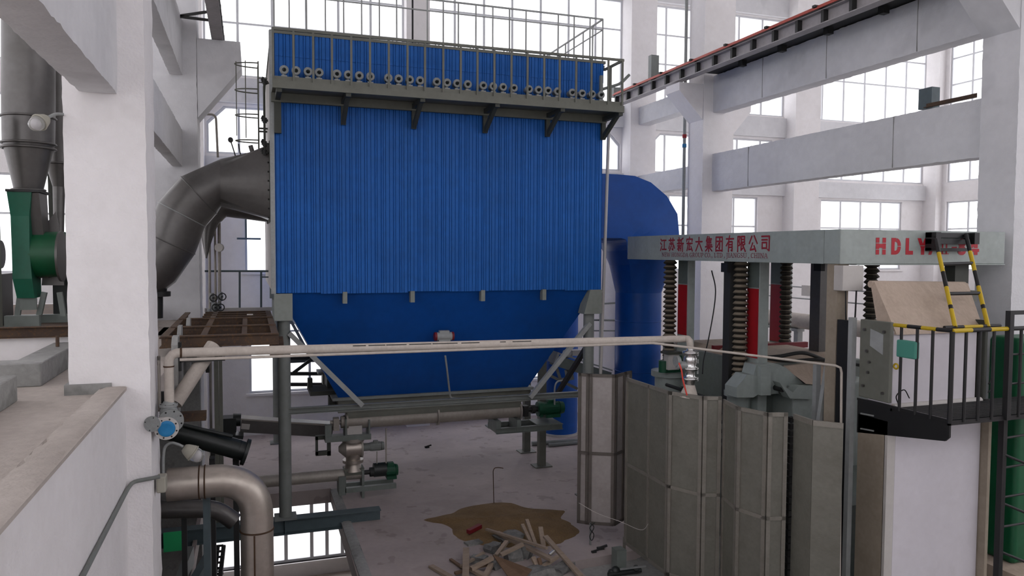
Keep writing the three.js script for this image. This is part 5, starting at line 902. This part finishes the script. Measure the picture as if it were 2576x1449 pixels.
// work platform with its railing
{
  const x0 = 8.25, zf = -7.1, zb = -8.0, y = 3.19, x1 = 11.4;
  const p = thing('work_platform', 'black steel platform with bar grating and black-and-yellow handrail', 'platform', [9.8, 2.6, -7.5]);
  part(p, 'side_bracket', [prism('x', [[-8.62, 2.7], [-7.16, 2.92], [-7.1, 2.98], [-7.1, y], [-8.62, y]], x0, x0 + 0.03)], M.black);
  for (const v of [1040, 1078]) part(p, 'bolt', bar(atX(2165, v, x0 - 0.01), atX(2198, v + 6, x0 - 0.01), 0.012, 0.02), M.galv);
  part(p, 'edge_frame', [bx(x0, x1, y - 0.06, y, zf - 0.03, zf), bx(x0 - 0.01, x0 + 0.03, y - 0.02, y + 0.015, -8.62, zf), bx(x0, x1, y - 0.06, y, zb - 0.03, zb)], M.railBlack);
  part(p, 'joist', bx(9.7, x1, y - 0.2, y - 0.06, -7.9, -7.75), M.black);
  for (let k = 0; k < 14; k++) part(p, 'grating_bar', bx(x0 + 0.03, x1, y - 0.025, y, zb + 0.055 + k * 0.063, zb + 0.075 + k * 0.063), M.railBlack);
  for (let x = x0 + 0.5; x < x1; x += 0.6) part(p, 'grating_tie', bx(x, x + 0.01, y - 0.03, y - 0.01, zb, zf), M.railBlack);
  const striped = (a, b, r, n, first) => { a = vec(a); b = vec(b); for (let k = 0; k < n; k++) part(p, 'rail_band', cyl(a.clone().lerp(b, k / n), a.clone().lerp(b, (k + 1) / n), r, r, 12), (k + first) % 2 ? M.railBlack : M.yellow); };
  striped([x0, 4.31, zb], [x0, 4.32, zf], 0.026, 4, 0);
  striped([x0, 4.32, zf], [x1, 4.32, zf], 0.028, 10, 0);
  striped([9.05, 4.26, -7.92], [10.1, 4.26, -7.92], 0.024, 3, 1);
  const post = (x, z, r = 0.02) => part(p, 'baluster', cyl([x, y - 0.03, z], [x, 4.31, z], r, r, 10), M.railBlack);
  for (const u of [2266, 2306, 2345]) { const q = atX(u, 900, x0); post(x0, q.z); }
  post(x0, zf, 0.03);
  for (const u of [2429, 2464, 2499, 2567, 2604]) post(atZ(u, 900, zf).x, zf);
  const mx = atZ(2536, 900, zf).x; part(p, 'main_post', bx(mx - 0.035, mx + 0.035, y - 0.05, 4.55, zf - 0.03, zf + 0.04), M.railBlack);
  part(p, 'upper_rail', bx(mx, x1, 4.5, 4.55, zf - 0.02, zf + 0.03), M.railBlack);
  for (const yy of [3.98, 3.6]) part(p, 'cross_rail', cyl([mx, yy, zf - 0.02], [x1, yy, zf - 0.02], 0.014), M.railBlack);
  const tag1 = atX(2285, 880, x0 - 0.03);
  part(p, 'green_wrap', [rbx(x0 - 0.05, x0 + 0.035, atX(2280, 900, x0).y, atX(2280, 856, x0).y, atX(2261, 880, x0).z, atX(2309, 880, x0).z, 0.02)], M.tapeDull, 'green tape wrapped round two balusters');
  // ladder leaning on the top beam
  const l = thing('ladder', 'black-and-yellow striped ladder leaning against the lettered beam', 'ladder', [10.2, 4.2, -8.6]);
  const st = [[atZ(2352, 594, -8.86), atZ(2403, 823, -7.9)], [atZ(2430, 590, -8.86), atZ(2486, 823, -7.9)]];
  for (const [a, b] of st) { const q = new THREE.Group(); q.name = 'stile'; l.add(q); origin.set(q, l.position.clone()); const c = [0, 0.2, 0.42, 0.585, 0.78, 1]; for (let k = 0; k < 5; k++) { part(q, 'stripe', cyl(a.clone().lerp(b, c[k]), a.clone().lerp(b, c[k + 1]), 0.03, 0.03, 12), [M.railBlack, M.yellow, M.railBlack, M.yellow, M.railBlack][k]); } part(q, 'stripe', cyl(a.clone().lerp(b, 0.82), a.clone().lerp(b, 1.0), 0.0305, 0.0305, 12), M.yellow); }
  for (const t of [0.33, 0.655]) part(l, 'rung', cyl(st[0][0].clone().lerp(st[0][1], t), st[1][0].clone().lerp(st[1][1], t), 0.026), M.railBlack);
  const hx0 = atZ(2338, 595, -8.92).x, hx1 = atZ(2447, 595, -8.92).x;
  part(l, 'hook_frame', [592, 608].map((v) => bx(hx0, hx1, atZ(2390, v + 6, -8.92).y, atZ(2390, v - 6, -8.92).y, -8.99, -8.88)).concat([bx(hx0, hx0 + 0.1, atZ(2390, 630, -8.92).y, atZ(2390, 585, -8.92).y, -8.99, -8.8), bx(hx1 - 0.1, hx1, atZ(2390, 614, -8.92).y, atZ(2390, 585, -8.92).y, -8.99, -8.8), bx(hx0, hx1 - 0.15, atZ(2390, 632, -8.92).y, atZ(2390, 624, -8.92).y, -8.99, -8.88)]), M.railBlack);
  // black caged ladder and green machine at the edge of the view
  const s = thing('cage_frame', 'black tubular frame with slanting rungs beneath the platform', 'frame', [9.6, 0, -7.3]);
  const px = atZ(2517, 1240, -7.3).x; part(s, 'post', bx(px - 0.035, px + 0.035, 0.3, y - 0.06, -7.34, -7.26), M.railBlack);
  for (const v of [1104, 1178, 1252, 1326]) part(s, 'rung', cyl(atZ(2517, v, -7.3), atZ(2600, v - 14, -7.3), 0.016), M.railBlack);
  for (const v of [1140, 1264, 1388]) part(s, 'rung', cyl(atZ(2517, v, -7.3), atZ(2600, v + 34, -7.1), 0.018), M.railBlack);
  const g = thing('green_machine', 'green painted machine body at the edge of the picture behind the black frame', 'machine', [11.5, -0.16, -8.2]);
  const gx = atZ(2540, 1200, -8.4).x; part(g, 'body', rbx(gx, gx + 0.9, 0.5, 4.0, -8.85, -8.3, 0.08), M.green);
  part(g, 'base', bx(gx - 0.3, gx + 0.9, -0.16, 0.5, -8.9, -8.0), M.tarp);
}
// folding sheet-metal guards round the press pit
{
  const guard = (label, pts, y0, y1, mid, m, ribs = [], fm = M.sheetEdge, feet = true) => {
    const o = thing('machine_guard', label, 'guard', [pts[0][0], y0, pts[0][1]]);
    for (let i = 0; i < pts.length - 1; i++) {
      const a = V(pts[i][0], 0, pts[i][1]), b = V(pts[i + 1][0], 0, pts[i + 1][1]), at = (t, y, off = 0) => { const n = V(-(b.z - a.z), 0, b.x - a.x).normalize(); return a.clone().lerp(b, t).setY(y).addScaledVector(n, off); }, L = a.distanceTo(b), f = 0.055;
      const s = part(o, 'guard_panel', bar(at(0, (y0 + y1) / 2), at(1, (y0 + y1) / 2), 0.012, y1 - y0), m);
      const off = 0.012, e = Math.min(0.3, f / 2 / L);
      part(s, 'frame', [bar(at(e, y0, off), at(e, y1, off), f, 0.03, b.clone().sub(a).cross(V(0, 1, 0))), bar(at(1 - e, y0, off), at(1 - e, y1, off), f, 0.03, b.clone().sub(a).cross(V(0, 1, 0))), bar(at(0, y1 - f / 2, off), at(1, y1 - f / 2, off), 0.03, f), bar(at(0, y0 + f / 2, off), at(1, y0 + f / 2, off), 0.03, f), bar(at(0, mid, off), at(1, mid, off), 0.03, f), ...ribs.filter((r) => r[0] === i).map((r) => bar(at(r[1], y0, off), at(r[1], y1, off), f * 0.7, 0.03, b.clone().sub(a).cross(V(0, 1, 0))))], fm);
    }
    if (feet) for (const [x, z] of pts) part(o, 'foot_post', bx(x - 0.02, x + 0.02, x > 6.63 || z > -11.5 ? -0.9 : 0, y0 + 0.1, z - 0.05, z - 0.01), M.sheetEdge);
    return o;
  };
  const first = guard('tall narrow folding sheet-metal guard on a thin stand by the sand heap', [[5.59, -12.46], [5.74, -12.32], [6.14, -12.1], [6.42, -12.3], [6.62, -12.42]], 0.36, 3.1, 1.66, M.sheetBright, [], M.sheetDark, false);
  guard('widest folding sheet-metal guard, dull grey, beside the steel valve', [[6.15, -11.67], [6.17, -10.29], [6.43, -9.77], [6.69, -9.68]], 0.2, 3.12, 1.62, M.sheet, [[0, 0.56]]);
  guard('folding dull sheet-metal guard between the widest guard and the chain', [[6.73, -9.66], [6.6, -9.12], [6.74, -8.66], [7.0, -8.58]], 0.2, 3.08, 1.6, M.sheet);
  const c = thing('cable_chain', 'dark cable chain hanging in the gap between the metal guards', 'chain', [7.02, 0, -8.6]);
  for (let k = 0; k < 30; k++) part(c, 'link', bx(7.06, 7.14, 0.2 + k * 0.094, 0.2 + k * 0.094 + 0.075, -8.66, -8.58), M.rubber);
  const d = thing('machine_guard', 'plain smooth dull sheet guard with a stained surface next to the corner post', 'guard', [7.1, 0, -8.1]);
  const q = [atY(1998, 1040, 3.06), atY(2046, 1056, 3.06), atY(2122, 1064, 3.06)];
  for (let i = 0; i < 2; i++) { const a = q[i].clone().setY(1.6), b = q[i + 1].clone().setY(1.6); const s = part(d, 'guard_panel', bar(a, b, 0.015, 2.9), M.sheet); part(s, 'top_strip', bar(a.clone().setY(3.02), b.clone().setY(3.02), 0.035, 0.07), M.sheetEdge); }
  part(first, 'stand_rod', [bar(V(5.76, 0.4, -12.26), V(5.76, 0, -12.26), 0.03)], M.galv);
  part(first, 'wire_loop', [...spline([[5.73, 0.42, -12.2], [5.8, 0.34, -12.2], [5.72, 0.18, -12.2], [5.76, 0.1, -12.2], [5.8, 0.2, -12.2], [5.72, 0.34, -12.2], [5.82, 0.42, -12.2]], 0.008)], M.dark);
  solo('wire', 'loose pale wire strung across the two metal guards', 'wire', spline([atZ(1456, 1265, -11.9), atZ(1500, 1290, -11.7), atZ(1560, 1312, -11.6), atX(1612, 1333, 6.1), atX(1624, 1328, 6.1), atX(1630, 1318, 6.12)], 0.005), M.offWhite);
}
// pipe and rails far behind the press
{
  const x = 14, t = thing('big_pipe', 'big pale pipe running level far behind the press on posts', 'pipe', [x, 3.4, -18]);
  part(t, 'pipe_run', cyl([x, 3.47, -22.0], [x, 3.42, -8], 0.205, 0.205, 28), M.pipe);
  for (const z of [-20.6, -16.8, -12.6]) part(t, 'support', [bx(x - 0.08, x + 0.08, 0, 3.24, z - 0.08, z + 0.08), bx(x - 0.12, x + 0.12, 3.16, 3.24, z - 1.4, z + 0.1)], M.greyLight);
  part(t, 'drain_valve', [cyl([x - 0.25, 1.7, -20.8], [x - 0.25, 3.2, -20.8], 0.03), bx(x - 0.33, x - 0.17, 2.1, 2.3, -20.9, -20.7)], M.grey);
  const h = thing('handrail', 'thin pale handrail with posts above the big pipe behind the press', 'railing', [15, 3.5, -18]);
  for (const y of [4.28, 3.95]) part(h, 'rail', cyl([15.2, y, -22], [15.2, y, -10], 0.02), M.greyLight);
  for (const z of [-20, -17.4, -14.8]) part(h, 'post', bx(15.15, 15.25, 0, 4.5, z - 0.05, z + 0.05), M.greyLight);
  part(h, 'junction_box', [bx(15.0, 15.12, 4.05, 4.35, -17.9, -17.6)], M.offWhite);
  solo('pipe', 'grey pipes and brackets along the wall behind the tubular leg', 'pipe', [cyl(atZ(1494, 805, -21.5), atZ(1556, 806, -21.5), 0.03), cyl(atZ(1490, 832, -21.5), atZ(1556, 832, -21.5), 0.02), bar(atZ(1520, 764, -21.5), atZ(1552, 762, -21.5), 0.05), bar(atZ(1512, 770, -21.4), atZ(1512, 828, -21.4).setY(0), 0.08)], M.grey);
}
// ---------- sand, timber and rubble ----------
{
  const P = (x, y) => atY(1040 + x * 0.18634, 1230 + y * 0.18634, 0);
  const edge = [[150, 420], [490, 340], [700, 235], [1240, 190], [1520, 250], [1780, 280], [2040, 300], [1980, 390], [2180, 500], [2190, 600], [1900, 760], [1400, 800], [1000, 760], [700, 700], [560, 620], [430, 480], [230, 450]].map(([x, y]) => P(x, y));
  const c = edge.reduce((s, p) => s.add(p), V(0, 0, 0)).multiplyScalar(1 / edge.length), rim = new THREE.CatmullRomCurve3(edge, true), N = 96, K = 14, pos = [], idx = [];
  const ringP = Array.from({ length: N }, (_, i) => rim.getPointAt(i / N));
  for (let k = 0; k <= K; k++) for (let i = 0; i < N; i++) { const t = k / K, p = c.clone().lerp(ringP[i], t * (1 + 0.09 * (noise(i * 0.23 + 11, 3.3, 64, 31) + 0.5 * noise(i * 0.7 + 5, 9.1, 64, 33) - 0.75) * t)); const h = 0.14 * (1 - t) ** 0.8 * (0.75 + 0.5 * noise(p.x * 3 + 50, p.z * 3 + 90, 64, 5)) + 0.02 * (noise(p.x * 14 + 90, p.z * 14 + 200, 256, 6) - 0.2) * (1 - t * 0.9); pos.push(p.x, k === K ? 0.001 : Math.max(0.004, h), p.z); }
  for (let k = 0; k < K; k++) for (let i = 0; i < N; i++) { const j = (i + 1) % N, a = k * N + i, b = k * N + j, d = (k + 1) * N + i, e = (k + 1) * N + j; idx.push(a, b, d, b, e, d); }
  let g = new THREE.BufferGeometry().setAttribute('position', new THREE.BufferAttribute(new Float32Array(pos), 3)); g.setIndex(idx); g.computeVertexNormals();
  if (g.attributes.normal.getY(0) < 0) { for (let i = 0; i < idx.length; i += 3) { const t = idx[i]; idx[i] = idx[i + 1]; idx[i + 1] = t; } g.setIndex(idx); g.computeVertexNormals(); }
  const o = solo('sand_heap', 'flat spread heap of brown sand on the concrete floor', 'sand', g, M.sand); o.userData.kind = 'stuff';
  solo('brick', 'dark red brick piece half sunk in the sand heap', 'brick', bar(atY(1178, 1338, 0.1), atY(1208, 1323, 0.12), 0.09, 0.07), M.darkRed);
  const wood = (name, label, x0, y0, h0, x1, y1, h1, w, t, m = M.wood) => solo(name, label, 'timber', bar(atY(1040 + x0 * 0.18634, 1230 + y0 * 0.18634, h0), atY(1040 + x1 * 0.18634, 1230 + y1 * 0.18634, h1), w, t), m, 'scrap timber on the rubble heap');
  wood('batten', 'long thin batten whose pale end reaches furthest over the sand toward the brick', 985, 545, 0.16, 1800, 800, 0.34, 0.05, 0.04);
  wood('plank', 'longest thick batten lying under the thin batten across the timber heap', 1130, 590, 0.14, 1880, 960, 0.22, 0.09, 0.05);
  wood('batten', 'batten sticking up out of the heap, first of the pair leaning over the sand', 1470, 480, 0.3, 1590, 740, 0.1, 0.06, 0.04);
  wood('batten', 'tallest batten sticking up over the sand, second of the leaning pair', 1530, 420, 0.36, 1650, 760, 0.1, 0.06, 0.05);
  wood('batten', 'short upright batten between the leaning pair and the long diagonal plank', 1715, 520, 0.3, 1755, 770, 0.08, 0.08, 0.05);
  wood('plank', 'long dark-edged plank sloping from the heap toward the metal guards', 1780, 640, 0.3, 2260, 1180, 0.05, 0.09, 0.04);
  wood('batten', 'stubby batten propped between rubble blocks in the middle of the heap', 1260, 710, 0.24, 1120, 900, 0.14, 0.07, 0.05);
  wood('batten', 'batten rising from the plywood to the long thick batten', 1480, 745, 0.28, 1180, 890, 0.18, 0.07, 0.05);
  wood('batten', 'batten running down from the plywood toward the pale flat board', 1070, 930, 0.2, 780, 1080, 0.1, 0.07, 0.06);
  wood('batten', 'thin batten behind the pale flat board at the near end of the heap', 950, 860, 0.12, 640, 1050, 0.06, 0.05, 0.04);
  wood('board', 'pale flat board lying square to the picture edge at the near end', 712, 800, 0.12, 705, 1190, 0.1, 0.11, 0.03);
  wood('batten', 'splinter of wood lying beyond the pale flat board on bare floor', 500, 950, 0.03, 660, 1060, 0.04, 0.05, 0.03, M.woodDark);
  wood('plank', 'plank on bare floor furthest from the guards, apart from the heap', 235, 1040, 0.03, 500, 1190, 0.03, 0.09, 0.04);
  wood('batten', 'batten crossing beneath the pale flat board toward the picture edge', 740, 1060, 0.06, 980, 1190, 0.05, 0.09, 0.05);
  wood('batten', 'batten beside the plywood pointing at the picture edge', 1060, 1000, 0.1, 960, 1190, 0.06, 0.08, 0.05);
  wood('batten', 'low batten crossing the foot of the long diagonal plank', 1950, 910, 0.18, 1750, 1050, 0.1, 0.07, 0.04);
  wood('batten', 'short dark batten standing in the gap between rubble slabs', 1690, 930, 0.2, 1740, 1090, 0.04, 0.06, 0.04, M.woodDark);
  wood('batten', 'short pale batten in the gap, parallel to the dark one', 1610, 920, 0.2, 1690, 1090, 0.04, 0.08, 0.04);
  wood('batten', 'strip of wood lying across the near edge of the timber heap', 560, 1140, 0.05, 1060, 1000, 0.08, 0.06, 0.04, M.woodDark);
  const pl = [[1070, 885, 0.22], [1600, 1085, 0.24], [1510, 1200, 0.1], [1280, 1180, 0.08]].map(([x, y, h]) => atY(1040 + x * 0.18634, 1230 + y * 0.18634, h));
  solo('plywood', 'brown triangular offcut of plywood tilted on the timber heap', 'plywood', solid(pl.map((p) => p.clone().add(V(0, -0.02, -0.01))), pl), M.woodDark);
  const rock = (label, x, y, sx, sy, sz, rot) => {
    const p = P(x, y), gg = new THREE.BoxGeometry(sx, sy, sz, 3, 2, 3), q = gg.attributes.position;
    for (let i = 0; i < q.count; i++) q.setXYZ(i, q.getX(i) + (noise(q.getX(i) * 9 + 20 + x, q.getY(i) * 9 + 40 + y, 64, 3) - 0.5) * sx * 0.35, q.getY(i) + (noise(q.getZ(i) * 8 + 60, q.getX(i) * 8 + 10 + x, 64, 4) - 0.5) * sy * 0.4, q.getZ(i) + (noise(q.getY(i) * 8 + 30 + y, q.getZ(i) * 8 + 70, 64, 8) - 0.5) * sz * 0.35);
    const f = gg.toNonIndexed(); f.computeVertexNormals();
    solo('rubble', label, 'rubble', f.rotateY(rot).translate(p.x, sy * 0.45, p.z), M.rock, 'rubble under the timber');
  };
  rock('grey concrete slab showing behind the long thin batten', 1300, 690, 0.5, 0.12, 0.3, 0.3);
  rock('flat grey mortar crust at the edge of the sand heap', 800, 740, 0.3, 0.04, 0.18, 0.2);
  rock('rounded grey lump next to the plywood tip', 1060, 840, 0.22, 0.14, 0.2, 0.5);
  rock('upright grey slab in the middle of the rubble under the battens', 1350, 960, 0.26, 0.2, 0.22, 0.1);
  rock('grey block behind the short pale batten', 1520, 920, 0.2, 0.2, 0.2, 0.7);
  rock('low dark rubble spread nearest the picture edge', 1700, 1150, 0.5, 0.12, 0.3, 0.2);
  rock('low grey rubble lump by the foot of the long diagonal plank', 2000, 1110, 0.4, 0.1, 0.24, 0.6);
  rock('grey rubble chunk beneath the plywood', 1130, 1060, 0.2, 0.14, 0.16, 0.4);
  rock('dull rubble chunk hidden among the crossing battens', 900, 990, 0.22, 0.12, 0.2, 0.9);
  solo('tin_can', 'small shiny metal can among the battens', 'can', cyl(atY(1382, 1396, 0.22), atY(1394, 1386, 0.26), 0.03), M.chrome);
  solo('rebar', 'thin steel rod with a hooked top standing in the sand', 'rod', tube([atY(1240, 1266, 0.0), atZ(1240.5, 1184, -14.9), atZ(1244, 1177, -14.9), atZ(1254, 1176, -14.9), atZ(1266, 1178, -14.9)].map((p, i) => (i ? p : p.setZ(-14.9))), 0.009, 0.03, 60, 6), M.weld);
  for (const [u, v, s, l] of [[1075, 1126, 0.07, 'small dark scrap lying alone on the bare floor'], [1495, 1390, 0.05, 'small dark scrap by the wire stand'], [1512, 1382, 0.07, 'dark crumb of rubbish beside the wire stand']]) { const p = atY(u, v, 0); solo('scrap', l, 'scrap', [bx(p.x - s, p.x + s * 0.7, 0, s * 0.6, p.z - s * 0.5, p.z + s * 0.5), bar([p.x - s, 0.02, p.z], [p.x + s * 1.5, s, p.z + s * 0.4], s * 0.5)], M.dark); }
  solo('concrete_block', 'grey-green block standing in the pit below the widest metal guard', 'block', bx(atZ(1552, 1400, -11.3).x, atZ(1576, 1400, -11.3).x, -0.16, atZ(1560, 1386, -11.3).y, -11.5, -11.3), M.greyGreen);
  const vp = (u, v, h) => atY(u, v, h), vv = thing('pit_valve', 'dark valve with a lever on the sunken floor below the widest metal guard', 'valve', vp(1545, 1440, -0.16));
  part(vv, 'body', [ball(vp(1548, 1436, -0.07), 0.08), ball(vp(1538, 1440, -0.09), 0.06), cyl(vp(1530, 1446, -0.1), vp(1612, 1434, -0.1), 0.04), cyl(vp(1600, 1436, -0.14), vp(1600, 1428, -0.02), 0.05)], M.blackGreen);
  part(vv, 'lever', bar(vp(1560, 1432, 0), vp(1625, 1424, 0.0), 0.025), M.galv);
}
scene.traverse((o) => { if (o.isMesh) { o.castShadow = true; o.receiveShadow = true; } });
renderer.render(scene, camera);
